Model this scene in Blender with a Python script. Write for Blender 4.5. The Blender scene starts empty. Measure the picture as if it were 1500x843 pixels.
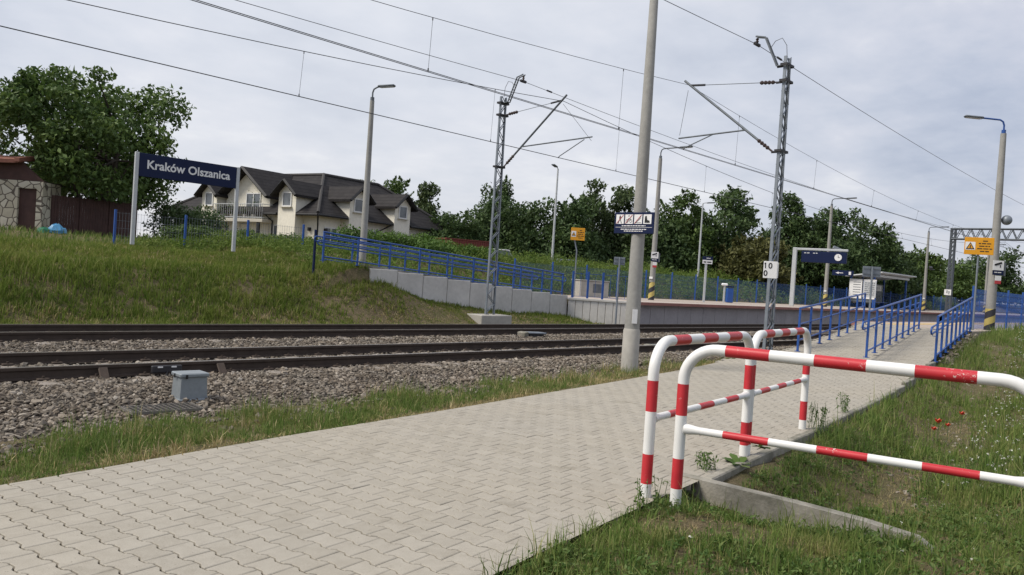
import bpy, bmesh, math, random
import numpy as np
from mathutils import Vector, Matrix
R = math.radians
C = bpy.context.scene.collection
rng = np.random.default_rng(11)
random.seed(5)

# ------------------------------------------------------------------ helpers
def mul(a, b): return tuple(x * y for x, y in zip(a, b))
def lerp(a, b, t): return a + (b - a) * t
def sst(a, b, x):
    t = np.clip((np.asarray(x, float) - a) / (b - a), 0, 1)
    return t * t * (3 - 2 * t)

class MB:
    """collects simple shapes into one mesh"""
    def __init__(s): s.v = []; s.f = []; s.m = []
    def add(s, vs, fs, m=0):
        o = len(s.v); s.v += [tuple(v) for v in vs]
        s.f += [tuple(i + o for i in f) for f in fs]
        s.m += [m] * len(fs)
        return s
    def box(s, c, d, rot=None, m=0, bev=0.0):
        hx, hy, hz = d[0] / 2, d[1] / 2, d[2] / 2
        b = min(bev, hx * .9, hy * .9, hz * .9)
        vs = []; idx = {}
        for sx in (-1, 1):
            for sy in (-1, 1):
                for sz in (-1, 1):
                    if b <= 0:
                        idx[sx, sy, sz] = len(vs); vs.append((sx * hx, sy * hy, sz * hz))
                    else:
                        for ax in range(3):
                            idx[sx, sy, sz, ax] = len(vs)
                            p = [sx * (hx - b), sy * (hy - b), sz * (hz - b)]
                            p[ax] = (sx, sy, sz)[ax] * (hx, hy, hz)[ax]; vs.append(tuple(p))
        fs = []
        def key(t, ax): return idx[t] if b <= 0 else idx[t + (ax,)]
        for ax in range(3):
            o = [i for i in range(3) if i != ax]
            for sg in (-1, 1):
                q = []
                for (u, w) in ((-1, -1), (1, -1), (1, 1), (-1, 1)):
                    t = [0, 0, 0]; t[ax] = sg; t[o[0]] = u; t[o[1]] = w; q.append(key(tuple(t), ax))
                fs.append(tuple(q))
        if b > 0:
            for ax in range(3):
                o = [i for i in range(3) if i != ax]
                for u in (-1, 1):
                    for w in (-1, 1):
                        t0 = [0, 0, 0]; t0[o[0]] = u; t0[o[1]] = w; t1 = list(t0); t0[ax] = -1; t1[ax] = 1
                        t0 = tuple(t0); t1 = tuple(t1)
                        fs.append((idx[t0 + (o[0],)], idx[t1 + (o[0],)], idx[t1 + (o[1],)], idx[t0 + (o[1],)]))
            for sx in (-1, 1):
                for sy in (-1, 1):
                    for sz in (-1, 1): fs.append(tuple(idx[sx, sy, sz, a] for a in range(3)))
        M = rot if rot is not None else Matrix.Identity(3)
        c = Vector(c)
        return s.add([M @ Vector(v) + c for v in vs], fs, m)
    def tube(s, path, r, n=10, m=0, cap=True, up=None):
        P = [Vector(p) for p in path]; k = len(P)
        rs = r if isinstance(r, (list, tuple)) else [r] * k
        ms = m if isinstance(m, (list, tuple)) else [m] * (k - 1)
        T = []
        for i in range(k):
            t = P[min(i + 1, k - 1)] - P[max(i - 1, 0)]
            T.append(t.normalized() if t.length > 1e-9 else Vector((0, 0, 1)))
        a = Vector((0, 0, 1)) if abs(T[0].z) < .9 else Vector((1, 0, 0))
        N = (a - T[0] * a.dot(T[0])).normalized()
        o = len(s.v)
        for i in range(k):
            N = (N - T[i] * N.dot(T[i])).normalized(); B = T[i].cross(N)
            for j in range(n):
                an = 2 * math.pi * j / n
                s.v.append(tuple(P[i] + (N * math.cos(an) + B * math.sin(an)) * rs[i]))
        for i in range(k - 1):
            for j in range(n):
                j2 = (j + 1) % n
                s.f.append((o + i * n + j, o + i * n + j2, o + (i + 1) * n + j2, o + (i + 1) * n + j)); s.m.append(ms[i])
        if cap:
            s.f.append(tuple(o + j for j in range(n))); s.m.append(ms[0])
            s.f.append(tuple(o + (k - 1) * n + j for j in range(n))); s.m.append(ms[-1])
        return s
    def rod(s, a, b, w, m=0):
        """square bar"""
        return s.tube([a, b], w * .7071, 4, m)
    def prism(s, poly, vec, m=0):
        n = len(poly); vec = Vector(vec)
        vs = [Vector(p) for p in poly] + [Vector(p) + vec for p in poly]
        fs = [tuple(range(n)), tuple(range(n, 2 * n))] + [(i, (i + 1) % n, (i + 1) % n + n, i + n) for i in range(n)]
        return s.add(vs, fs, m)
    def sphere(s, c, r, m=0, nu=10, nv=6, sc=(1, 1, 1)):
        vs = []; fs = []
        for i in range(nv + 1):
            ph = math.pi * i / nv
            for j in range(nu):
                th = 2 * math.pi * j / nu
                vs.append((c[0] + r * sc[0] * math.sin(ph) * math.cos(th), c[1] + r * sc[1] * math.sin(ph) * math.sin(th), c[2] + r * sc[2] * math.cos(ph)))
        for i in range(nv):
            for j in range(nu): fs.append((i * nu + j, i * nu + (j + 1) % nu, (i + 1) * nu + (j + 1) % nu, (i + 1) * nu + j))
        return s.add(vs, fs, m)
    def build(s, name, mats, parent=None, smooth=None, loc=None):
        me = bpy.data.meshes.new(name); me.from_pydata(s.v, [], s.f)
        if not isinstance(mats, (list, tuple)): mats = [mats]
        for mm in mats: me.materials.append(mm)
        me.polygons.foreach_set('material_index', s.m)
        bm = bmesh.new(); bm.from_mesh(me); bmesh.ops.remove_doubles(bm, verts=bm.verts, dist=1e-5)
        bmesh.ops.recalc_face_normals(bm, faces=bm.faces); bm.to_mesh(me); bm.free()
        if smooth:
            me.polygons.foreach_set('use_smooth', [True] * len(me.polygons)); me.set_sharp_from_angle(angle=R(smooth))
        me.update()
        return link(name, me, parent, loc)

def link(name, data, parent=None, loc=None):
    o = bpy.data.objects.new(name, data); C.objects.link(o)
    if parent is not None: o.parent = parent
    if loc is not None: o.location = loc
    return o
def tag(o, label=None, cat=None, group=None, kind=None):
    if label: o['label'] = label
    if cat: o['category'] = cat
    if group: o['group'] = group
    if kind: o['kind'] = kind
    return o
def thing(name, label, cat, loc=(0, 0, 0), rz=0.0, group=None):
    o = link(name, None); o.location = loc; o.rotation_euler = (0, 0, rz); o.empty_display_size = .2
    return tag(o, label, cat, group)
def copy_tree(o, parent=None):
    c = o.copy(); C.objects.link(c); c.parent = parent
    for ch in list(o.children): copy_tree(ch, c)
    return c
def np_mesh(name, co, loops, starts, mats, parent=None, mi=None, smooth=False):
    me = bpy.data.meshes.new(name)
    me.vertices.add(len(co)); me.vertices.foreach_set('co', np.ascontiguousarray(co, np.float32).ravel())
    me.loops.add(len(loops)); me.loops.foreach_set('vertex_index', np.ascontiguousarray(loops, np.int32))
    me.polygons.add(len(starts)); me.polygons.foreach_set('loop_start', np.ascontiguousarray(starts, np.int32))
    for m in (mats if isinstance(mats, (list, tuple)) else [mats]): me.materials.append(m)
    if mi is not None: me.polygons.foreach_set('material_index', np.ascontiguousarray(mi, np.int32))
    me.polygons.foreach_set('use_smooth', [smooth] * len(starts))
    me.update(calc_edges=True); me.validate()
    return link(name, me, parent)
def text_part(s, size, mat, parent, M, name='lettering', bold=0.0, align='LEFT', extrude=.002):
    cu = bpy.data.curves.new('t', 'FONT'); cu.body = s; cu.size = size; cu.offset = bold; cu.extrude = extrude
    cu.align_x = align; cu.resolution_u = 3
    o = bpy.data.objects.new('t', cu); C.objects.link(o)
    dg = bpy.context.evaluated_depsgraph_get(); dg.update()
    me = bpy.data.meshes.new_from_object(o.evaluated_get(dg)); me.name = name
    bpy.data.objects.remove(o); bpy.data.curves.remove(cu)
    me.transform(M); me.materials.clear(); me.materials.append(mat)
    return link(name, me, parent)
FRONT = Matrix.Rotation(R(90), 4, 'X')           # lettering on a face that looks along local -Y
def front_at(x, y, z): return Matrix.Translation((x, y, z)) @ FRONT

# ------------------------------------------------------------------ materials
def nodes(name):
    m = bpy.data.materials.new(name); m.use_nodes = True
    nt = m.node_tree; b = nt.nodes['Principled BSDF']
    return m, nt, b
def ramp(nt, fac, cols):
    r = nt.nodes.new('ShaderNodeValToRGB'); e = r.color_ramp.elements
    while len(e) < len(cols): e.new(.5)
    for el, (p, c) in zip(e, cols): el.position = p; el.color = tuple(c) + (1,)
    nt.links.new(fac, r.inputs[0]); return r.outputs[0]
def noise(nt, scale, detail=4, rough=.55, coord='Object', vec=None):
    n = nt.nodes.new('ShaderNodeTexNoise'); n.inputs['Scale'].default_value = scale
    n.inputs['Detail'].default_value = detail; n.inputs['Roughness'].default_value = rough
    if vec is None:
        tc = nt.nodes.new('ShaderNodeTexCoord'); vec = tc.outputs[coord]
    nt.links.new(vec, n.inputs['Vector']); return n.outputs['Fac']
def mixc(nt, fac, a, b, mode='MIX'):
    m = nt.nodes.new('ShaderNodeMix'); m.data_type = 'RGBA'; m.blend_type = mode
    for k, v in ((0, fac), (6, a), (7, b)):
        if hasattr(v, 'is_linked') or hasattr(v, 'links'): nt.links.new(v, m.inputs[k])
        elif k == 0: m.inputs[0].default_value = v
        else: m.inputs[k].default_value = tuple(v) + (1,)
    return m.outputs[2]
def math_(nt, op, a, b=None):
    m = nt.nodes.new('ShaderNodeMath'); m.operation = op
    for k, v in ((0, a), (1, b)):
        if v is None: continue
        if hasattr(v, 'links'): nt.links.new(v, m.inputs[k])
        else: m.inputs[k].default_value = v
    return m.outputs[0]
def bump(nt, b, h, strength=.3, dist=.01):
    n = nt.nodes.new('ShaderNodeBump'); n.inputs['Strength'].default_value = strength; n.inputs['Distance'].default_value = dist
    nt.links.new(h, n.inputs['Height']); nt.links.new(n.outputs[0], b.inputs['Normal'])
def pm(name, c, var=.25, scale=6, rough=.7, metal=0.0, bmp=0.0, bscale=60, c2=None, spec=.4, lo=.35, hi=.65):
    """painted / mineral surface: two tones of one colour broken up by noise"""
    m, nt, b = nodes(name)
    a = c2 if c2 else mul(c, (1 - var,) * 3)
    f = noise(nt, scale, 6, .6)
    col = ramp(nt, f, [(lo, a), (hi, c)])
    fine = noise(nt, scale * 9, 3)
    col = mixc(nt, .25, col, ramp(nt, fine, [(.3, mul(c, (.7,) * 3)), (.7, mul(c, (1.2,) * 3))]))
    nt.links.new(col, b.inputs['Base Color'])
    b.inputs['Roughness'].default_value = rough; b.inputs['Metallic'].default_value = metal
    b.inputs['Specular IOR Level'].default_value = spec
    if bmp: bump(nt, b, noise(nt, bscale, 4), bmp, .01)
    return m
def island_mat(name, cols, rough=.8, transl=0.0, nscale=.35, ncols=None, nmix=.5, spec=.2):
    """one random tone per leaf, blade or stone, drifting over metres"""
    m, nt, b = nodes(name)
    g = nt.nodes.new('ShaderNodeNewGeometry')
    col = ramp(nt, g.outputs['Random Per Island'], cols)
    if ncols:
        n = noise(nt, nscale, 3, .6, vec=g.outputs['Position'])
        col = mixc(nt, nmix, col, ramp(nt, n, ncols))
    nt.links.new(col, b.inputs['Base Color']); b.inputs['Roughness'].default_value = rough
    b.inputs['Specular IOR Level'].default_value = spec
    if transl:
        t = nt.nodes.new('ShaderNodeBsdfTranslucent'); nt.links.new(col, t.inputs[0])
        mx = nt.nodes.new('ShaderNodeMixShader'); mx.inputs[0].default_value = transl
        nt.links.new(b.outputs[0], mx.inputs[1]); nt.links.new(t.outputs[0], mx.inputs[2])
        nt.links.new(mx.outputs[0], nt.nodes['Material Output'].inputs[0])
    return m
M = {}
M['white'] = pm('white_paint', (.74, .74, .72), .08, 9, .38, spec=.5, bmp=.05)
M['red'] = None
M['blue'] = pm('blue_paint', (.020, .085, .33), .25, 5, .42, spec=.5)
M['navy'] = pm('navy_sheet', (.008, .016, .058), .1, 3, .5, spec=.2)
M['signwhite'] = pm('white_sheet', (.8, .8, .8), .06, 5, .5)
M['yellow'] = pm('amber_sheet', (.72, .33, .015), .1, 4, .5)
M['black'] = pm('black_paint', (.02, .02, .022), .2, 5, .55)
M['redsheet'] = pm('red_sheet', (.5, .05, .06), .1, 5, .5)
M['galv'] = pm('galvanised_steel', (.24, .27, .305), .3, 4, .5, .35, spec=.5)
M['galvdark'] = pm('weathered_steel', (.16, .18, .2), .3, 4, .6, .3)
M['steelpost'] = pm('pale_steel_post', (.52, .54, .55), .12, 3, .45, .2)
M['iron'] = pm('dark_iron', (.045, .045, .05), .3, 8, .6, .3)
M['wire'] = pm('weathered_wire', (.085, .088, .095), .2, 3, .6, .3)
M['porcelain'] = pm('brown_porcelain', (.06, .04, .035), .2, 6, .3)
M['concrete'] = pm('spun_concrete', (.33, .325, .305), .22, 1.6, .9, bmp=.3, bscale=45)
M['concrete_lt'] = pm('pale_concrete', (.45, .43, .39), .3, .9, .9, bmp=.25, bscale=30)
M['concrete_dk'] = pm('mossy_concrete', (.33, .31, .265), .0, 3.2, .95, bmp=.6, bscale=40, c2=(.13, .125, .095), lo=.4, hi=.6)
M['panel'] = pm('wall_panel_concrete', (.62, .60, .565), .25, .8, .9, bmp=.25, bscale=25)
M['recess'] = pm('platform_face', (.42, .395, .40), .2, 1.2, .9)
M['platform'] = pm('platform_paving', (.40, .34, .29), .15, 2, .9)
M['platedge'] = pm('platform_edge_red', (.36, .17, .14), .3, 1.5, .85)
M['tactile'] = pm('yellow_strip', (.6, .42, .16), .15, 3, .8)
M['greypaint'] = pm('grey_cabinet_paint', (.25, .28, .30), .15, 3, .42, .15, spec=.5)
M['rail'] = pm('rusted_rail', (.072, .053, .042), .35, 6, .8, .2)
M['railtop'] = pm('rail_head', (.42, .39, .35), .2, 9, .32, .75)
M['grate'] = pm('dull_steel_grate', (.20, .185, .165), .3, 9, .7, .2)
M['sleeper'] = pm('sleeper_concrete', (.26, .23, .2), .25, 5, .95)
M['wall'] = pm('cream_render', (.80, .765, .66), .1, .7, .9, bmp=.1, bscale=60)
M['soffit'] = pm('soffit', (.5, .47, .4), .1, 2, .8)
M['frame'] = pm('window_frame_white', (.75, .75, .74), .05, 4, .4)
M['glass'] = None
M['woodbrown'] = pm('brown_boards', (.075, .036, .03), .4, 3, .7)
M['bark'] = pm('bark', (.075, .06, .048), .4, 8, .95, bmp=.6, bscale=30)
M['bluebag'] = pm('blue_plastic', (.10, .32, .55), .3, 14, .35)
M['greenbag'] = pm('green_plastic', (.03, .18, .10), .3, 14, .4)
M['poppy'] = pm('poppy_petal', (.65, .06, .03), .2, 30, .6)
M['stem'] = pm('stem_green', (.08, .13, .04), .2, 20, .7)
M['carsilver'] = pm('silver_car_paint', (.42, .44, .46), .05, 2, .25, .6, spec=.6)
M['carwhite'] = pm('white_car_paint', (.75, .75, .75), .03, 2, .3, spec=.6)
M['carblue'] = pm('blue_grey_car_paint', (.2, .27, .33), .05, 2, .25, .4, spec=.6)
M['tyre'] = pm('tyre_rubber', (.02, .02, .02), .2, 9, .9)
M['asphalt'] = pm('asphalt', (.055, .055, .055), .2, 3, .95)
M['maroon'] = pm('maroon_sheet', (.2, .05, .04), .3, 2, .7)
M['roofsheet'] = pm('pale_roof_sheet', (.62, .65, .66), .12, 1, .5)
M['lampglass'] = pm('lamp_cover', (.55, .57, .58), .06, 6, .3)
def m_glass():
    m, nt, b = nodes('window_glass'); b.inputs['Base Color'].default_value = (.07, .085, .1, 1)
    b.inputs['Roughness'].default_value = .08; b.inputs['Specular IOR Level'].default_value = .8
    nt.links.new(ramp(nt, noise(nt, 1.3, 2), [(.3, (.05, .06, .07)), (.7, (.16, .18, .2))]), b.inputs['Base Color']); return m
M['glass'] = m_glass()
def m_red():
    m, nt, b = nodes('red_paint_worn')
    n = noise(nt, 34, 8, .75); n2 = noise(nt, 3, 3)
    w = math_(nt, 'GREATER_THAN', math_(nt, 'MULTIPLY', n, math_(nt, 'ADD', n2, .45)), .66)
    base = ramp(nt, noise(nt, 7, 5), [(.3, (.46, .022, .032)), (.7, (.56, .032, .042))])
    nt.links.new(mixc(nt, w, base, (.66, .5, .46)), b.inputs['Base Color']); b.inputs['Roughness'].default_value = .42
    bump(nt, b, n, .06, .004); return m
M['red'] = m_red()
def m_whitepole():
    m, nt, b = nodes('white_paint_worn')
    g = nt.nodes.new('ShaderNodeTexCoord'); sp = nt.nodes.new('ShaderNodeSeparateXYZ'); nt.links.new(g.outputs['Object'], sp.inputs[0])
    n = noise(nt, 14, 8, .7)
    low = math_(nt, 'SUBTRACT', .16, math_(nt, 'MULTIPLY', sp.outputs['Z'], 1.2))
    d = math_(nt, 'GREATER_THAN', math_(nt, 'ADD', n, math_(nt, 'MAXIMUM', low, -.08)), .80)
    base = ramp(nt, noise(nt, 3, 5), [(.3, (.70, .70, .68)), (.7, (.80, .795, .78))])
    nt.links.new(mixc(nt, d, base, (.30, .27, .22)), b.inputs['Base Color']); b.inputs['Roughness'].default_value = .42; return m
M['whitepole'] = m_whitepole()
def m_hazard():
    m, nt, b = nodes('yellow_black_stripes')
    tc = nt.nodes.new('ShaderNodeTexCoord'); sp = nt.nodes.new('ShaderNodeSeparateXYZ'); nt.links.new(tc.outputs['Object'], sp.inputs[0])
    an = math_(nt, 'ARCTAN2', sp.outputs['Y'], sp.outputs['X'])
    t = math_(nt, 'ADD', math_(nt, 'DIVIDE', an, 2 * math.pi), math_(nt, 'MULTIPLY', sp.outputs['Z'], -2.1))
    f = math_(nt, 'GREATER_THAN', math_(nt, 'FRACT', t), .5)
    nz = noise(nt, 5, 4)
    y = ramp(nt, nz, [(.3, (.42, .33, .09)), (.7, (.56, .46, .16))])
    nt.links.new(mixc(nt, f, y, (.03, .03, .04)), b.inputs['Base Color']); b.inputs['Roughness'].default_value = .7; return m
M['hazard'] = m_hazard()
def m_rooftile():
    m, nt, b = nodes('roof_tiles')
    tc = nt.nodes.new('ShaderNodeTexCoord'); sp = nt.nodes.new('ShaderNodeSeparateXYZ'); nt.links.new(tc.outputs['Object'], sp.inputs[0])
    row = math_(nt, 'FRACT', math_(nt, 'MULTIPLY', sp.outputs['Z'], 4.6))
    n = noise(nt, 2.5, 5)
    base = ramp(nt, n, [(.3, (.020, .018, .019)), (.7, (.036, .033, .033))])
    edge = math_(nt, 'LESS_THAN', row, .14)
    nt.links.new(mixc(nt, edge, base, (.010, .009, .010)), b.inputs['Base Color']); b.inputs['Roughness'].default_value = .75; b.inputs['Specular IOR Level'].default_value = .2
    bump(nt, b, row, .6, .05); return m
M['tile'] = m_rooftile()
M['ridge'] = pm('ridge_tile', (.045, .042, .042), .4, 4, .8, c2=(.07, .066, .062))
def m_redtile():
    m, nt, b = nodes('red_roof_tiles')
    nt.links.new(ramp(nt, noise(nt, 5, 5), [(.3, (.16, .06, .04)), (.7, (.27, .11, .075))]), b.inputs['Base Color']); b.inputs['Roughness'].default_value = .8; return m
M['redtile'] = m_redtile()
def m_stone():
    m, nt, b = nodes('crazy_stone')
    tc = nt.nodes.new('ShaderNodeTexCoord')
    v = nt.nodes.new('ShaderNodeTexVoronoi'); v.feature = 'DISTANCE_TO_EDGE'; v.inputs['Scale'].default_value = 3.1
    nt.links.new(tc.outputs['Object'], v.inputs['Vector'])
    v2 = nt.nodes.new('ShaderNodeTexVoronoi'); v2.inputs['Scale'].default_value = 3.1; nt.links.new(tc.outputs['Object'], v2.inputs['Vector'])
    sp = nt.nodes.new('ShaderNodeSeparateColor'); nt.links.new(v2.outputs['Color'], sp.inputs[0])
    st = ramp(nt, sp.outputs[0], [(0, (.40, .36, .27)), (1, (.56, .52, .42))])
    e = math_(nt, 'LESS_THAN', v.outputs['Distance'], .05)
    nt.links.new(mixc(nt, e, st, (.12, .10, .08)), b.inputs['Base Color']); b.inputs['Roughness'].default_value = .9
    bump(nt, b, v.outputs['Distance'], .5, .05); return m
M['stonewall'] = m_stone()
def m_ground():
    m, nt, b = nodes('soil_and_turf')
    g = nt.nodes.new('ShaderNodeNewGeometry')
    n1 = noise(nt, .5, 6, .6, vec=g.outputs['Position']); n2 = noise(nt, 7, 6, .65, vec=g.outputs['Position'])
    soil = ramp(nt, n2, [(.3, (.10, .08, .05)), (.7, (.22, .17, .105))])
    turf = ramp(nt, n2, [(.3, (.06, .075, .022)), (.7, (.12, .14, .045))])
    n3 = noise(nt, 45, 5, .7, vec=g.outputs['Position']); f = ramp(nt, math_(nt, 'ADD', math_(nt, 'MULTIPLY', n1, .6), math_(nt, 'MULTIPLY', n2, .4)), [(.40, (0, 0, 0)), (.56, (1, 1, 1))])
    nt.links.new(mixc(nt, .5, mixc(nt, f, turf, soil), ramp(nt, n3, [(.32, (.05, .042, .025)), (.55, (.17, .14, .085)), (.72, (.34, .28, .17))])), b.inputs['Base Color']); b.inputs['Roughness'].default_value = .95
    b.inputs['Specular IOR Level'].default_value = .1
    bump(nt, b, math_(nt, 'ADD', n2, n3), .9, .04); return m
M['ground'] = m_ground()
def m_paver():
    m, nt, b = nodes('concrete_pavers')
    g = nt.nodes.new('ShaderNodeNewGeometry')
    big = noise(nt, .55, 5, .6, vec=g.outputs['Position']); fine = noise(nt, 160, 3, .6, vec=g.outputs['Position'])
    mid = noise(nt, 9, 6, .65, vec=g.outputs['Position'])
    isl = ramp(nt, g.outputs['Random Per Island'], [(0, (.315, .290, .240)), (.5, (.39, .36, .305)), (1, (.45, .42, .36))])
    col = mixc(nt, .35, isl, ramp(nt, big, [(.35, (.385, .340, .26)), (.65, (.335, .32, .288))]))
    col = mixc(nt, .45, col, ramp(nt, mid, [(.3, (.255, .23, .19)), (.6, (.385, .358, .306))]))
    col = mixc(nt, .3, col, ramp(nt, fine, [(.3, (.17, .15, .12)), (.7, (.42, .395, .345))]))
    # old stains, moss specks and sandy wash that have shapes of their own
    st = noise(nt, 1.7, 8, .72, vec=g.outputs['Position']); col = mixc(nt, ramp(nt, st, [(.58, (0, 0, 0)), (.70, (.45, .45, .45))]), col, (.17, .15, .115))
    sp_ = noise(nt, 30, 3, .6, vec=g.outputs['Position']); col = mixc(nt, ramp(nt, sp_, [(.69, (0, 0, 0)), (.74, (.7, .7, .7))]), col, (.12, .105, .08))
    nt.links.new(col, b.inputs['Base Color']); b.inputs['Roughness'].default_value = .92
    b.inputs['Specular IOR Level'].default_value = .2
    bump(nt, b, fine, .35, .003); return m
M['paver'] = m_paver()
M['bed'] = pm('sand_joint', (.12, .10, .072), .35, 6, .98)
def m_ballast():
    m, nt, b = nodes('crushed_stone_bed')
    g = nt.nodes.new('ShaderNodeNewGeometry')
    v = nt.nodes.new('ShaderNodeTexVoronoi'); v.inputs['Scale'].default_value = 17; nt.links.new(g.outputs['Position'], v.inputs['Vector'])
    sp = nt.nodes.new('ShaderNodeSeparateColor'); nt.links.new(v.outputs['Color'], sp.inputs[0])
    col = ramp(nt, sp.outputs[0], [(0, (.03, .023, .018)), (.5, (.07, .055, .044)), (1, (.13, .105, .085))])
    nt.links.new(col, b.inputs['Base Color']); b.inputs['Roughness'].default_value = .95
    inv = math_(nt, 'SUBTRACT', 1.0, v.outputs['Distance']); bump(nt, b, inv, 1.0, .06); return m
M['ballast'] = m_ballast()
M['stones'] = island_mat('crushed_stone', [(0, (.045, .037, .030)), (.3, (.125, .105, .083)), (.7, (.23, .198, .16)), (.92, (.34, .30, .25)), (1, (.48, .44, .38))], .92,
                         ncols=[(.3, (.19, .145, .105)), (.7, (.175, .162, .138))], nmix=.35, nscale=1.5)
GCOL = [(0, (.070, .115, .023)), (.35, (.13, .19, .042)), (.7, (.22, .275, .075)), (.88, (.33, .32, .125)), (1, (.50, .42, .22))]
M['grass'] = island_mat('grass_blades', GCOL, .7, .32, 1.6, [(.36, (.07, .15, .026)), (.52, (.13, .205, .046)), (.70, (.26, .24, .09))], .5)
M['grass_emb'] = island_mat('bank_grass', [(0, (.085, .13, .02)), (.5, (.18, .235, .042)), (.82, (.30, .31, .08)), (1, (.46, .39, .18))], .8, .36, .6,
                            [(.34, (.065, .13, .018)), (.5, (.125, .19, .032)), (.68, (.21, .22, .06))], .5)
M['grass_dry'] = island_mat('dry_grass', [(0, (.24, .20, .085)), (.6, (.42, .34, .17)), (1, (.55, .46, .27))], .8, .25)
M['weeds'] = island_mat('weed_leaves', [(0, (.05, .10, .016)), (.5, (.11, .185, .032)), (.85, (.18, .25, .055)), (1, (.30, .32, .11))], .7, .38, .4,
                        [(.35, (.08, .14, .024)), (.65, (.18, .22, .055))], .45)
M['broadleaf'] = island_mat('broad_weed_leaves', [(0, (.05, .10, .022)), (.6, (.10, .165, .04)), (1, (.17, .22, .075))], .6, .3)
M['petals'] = island_mat('white_petals', [(0, (.5, .5, .42)), (1, (.75, .75, .68))], .7, .2)
def leafmat(name, dark, mid, light): return island_mat(name, [(0, dark), (.55, mid), (1, light)], .6, .25, .5, [(.35, dark), (.65, light)], .35, .35)
M['leaf_walnut'] = leafmat('walnut_leaves', (.040, .080, .021), (.082, .145, .038), (.165, .235, .062))
M['leaf_dark'] = leafmat('dark_leaves', (.034, .067, .023), (.066, .115, .037), (.115, .17, .056))
M['leaf_mid'] = leafmat('mid_leaves', (.035, .070, .015), (.068, .12, .026), (.13, .19, .045))
M['leaf_olive'] = leafmat('olive_leaves', (.065, .070, .020), (.11, .115, .034), (.17, .17, .06))
M['leaf_hedge'] = leafmat('hedge_leaves', (.036, .085, .012), (.075, .15, .024), (.14, .23, .04))
M['leaf_birch'] = leafmat('birch_leaves', (.040, .068, .026), (.072, .11, .04), (.13, .17, .065))

# ------------------------------------------------------------------ camera, light, sky
EYE = Vector((0, 0, 1.65)); TH, PH, RO = .7529, .0153, .065
fh = Vector((math.cos(TH), math.sin(TH), 0)); rh = Vector((math.sin(TH), -math.cos(TH), 0)); zz = Vector((0, 0, 1))
cf = fh * math.cos(PH) - zz * math.sin(PH); u0 = fh * math.sin(PH) + zz * math.cos(PH)
cr = rh * math.cos(RO) + u0 * math.sin(RO); cu_ = -rh * math.sin(RO) + u0 * math.cos(RO)
cam = bpy.data.cameras.new('camera'); cam.sensor_width = 36; cam.lens = 36 * 1170 / 1500; cam.clip_end = 5000; cam.clip_start = .05
co = link('camera', cam)
mw = Matrix.Identity(4)
for i, vv in enumerate((cr, cu_, -cf)):
    for j in range(3): mw[j][i] = vv[j]
mw.translation = EYE; co.matrix_world = mw
bpy.context.scene.camera = co

S = bpy.context.scene
S.view_settings.view_transform = 'Standard'; S.view_settings.look = 'None'; S.view_settings.exposure = .30; S.view_settings.gamma = 1
SUN_AZ, SUN_EL = R(150), R(50)
sl = bpy.data.lights.new('sun', 'SUN'); sl.energy = 3.0; sl.angle = R(20); sl.color = (1, .93, .82)
so = link('sun', sl)
sd = Vector((math.cos(SUN_AZ) * math.cos(SUN_EL), math.sin(SUN_AZ) * math.cos(SUN_EL), math.sin(SUN_EL)))
so.rotation_euler = sd.to_track_quat('Z', 'Y').to_euler()
W = bpy.data.worlds.new('World'); S.world = W; W.use_nodes = True
nt = W.node_tree; bg = nt.nodes['Background']
sky = nt.nodes.new('ShaderNodeTexSky'); sky.sky_type = 'NISHITA'; sky.sun_disc = False
sky.sun_elevation = SUN_EL; sky.sun_rotation = math.pi / 2 - SUN_AZ
tc = nt.nodes.new('ShaderNodeTexCoord'); sp = nt.nodes.new('ShaderNodeSeparateXYZ'); nt.links.new(tc.outputs['Generated'], sp.inputs[0])
zc = math_(nt, 'ADD', math_(nt, 'MAXIMUM', sp.outputs['Z'], 0.0), .22)
cx = math_(nt, 'DIVIDE', sp.outputs['X'], zc); cy = math_(nt, 'DIVIDE', sp.outputs['Y'], zc)
cb = nt.nodes.new('ShaderNodeCombineXYZ'); nt.links.new(cx, cb.inputs[0]); nt.links.new(cy, cb.inputs[1])
n1 = noise(nt, .9, 5, .55, vec=cb.outputs[0]); n2 = noise(nt, 3.2, 7, .58, vec=cb.outputs[0])
nn = math_(nt, 'ADD', math_(nt, 'MULTIPLY', n1, .62), math_(nt, 'MULTIPLY', n2, .38))
cl = ramp(nt, nn, [(.37, (2.95, 3.45, 4.6)), (.46, (4.2, 4.6, 5.6)), (.54, (5.3, 5.5, 6.3)), (.63, (7.4, 7.4, 7.6))])
# the cloud sheet thins towards the sun's side of the sky and is a touch warmer low down
dt = nt.nodes.new('ShaderNodeVectorMath'); dt.operation = 'DOT_PRODUCT'
nt.links.new(tc.outputs['Generated'], dt.inputs[0]); dt.inputs[1].default_value = (.50, .74, .45)
gl = ramp(nt, dt.outputs['Value'], [(.72, (0, 0, 0)), (1.0, (1, 1, 1))])
cl = mixc(nt, math_(nt, 'MULTIPLY', gl, .55), cl, (8.6, 8.6, 8.7))
lowf = ramp(nt, sp.outputs['Z'], [(.0, (1, 1, 1)), (.28, (0, 0, 0))])
cl = mixc(nt, math_(nt, 'MULTIPLY', lowf, .35), cl, (5.7, 5.6, 5.9))
nt.links.new(mixc(nt, .88, sky.outputs[0], cl), bg.inputs[0]); bg.inputs[1].default_value = .1

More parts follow.
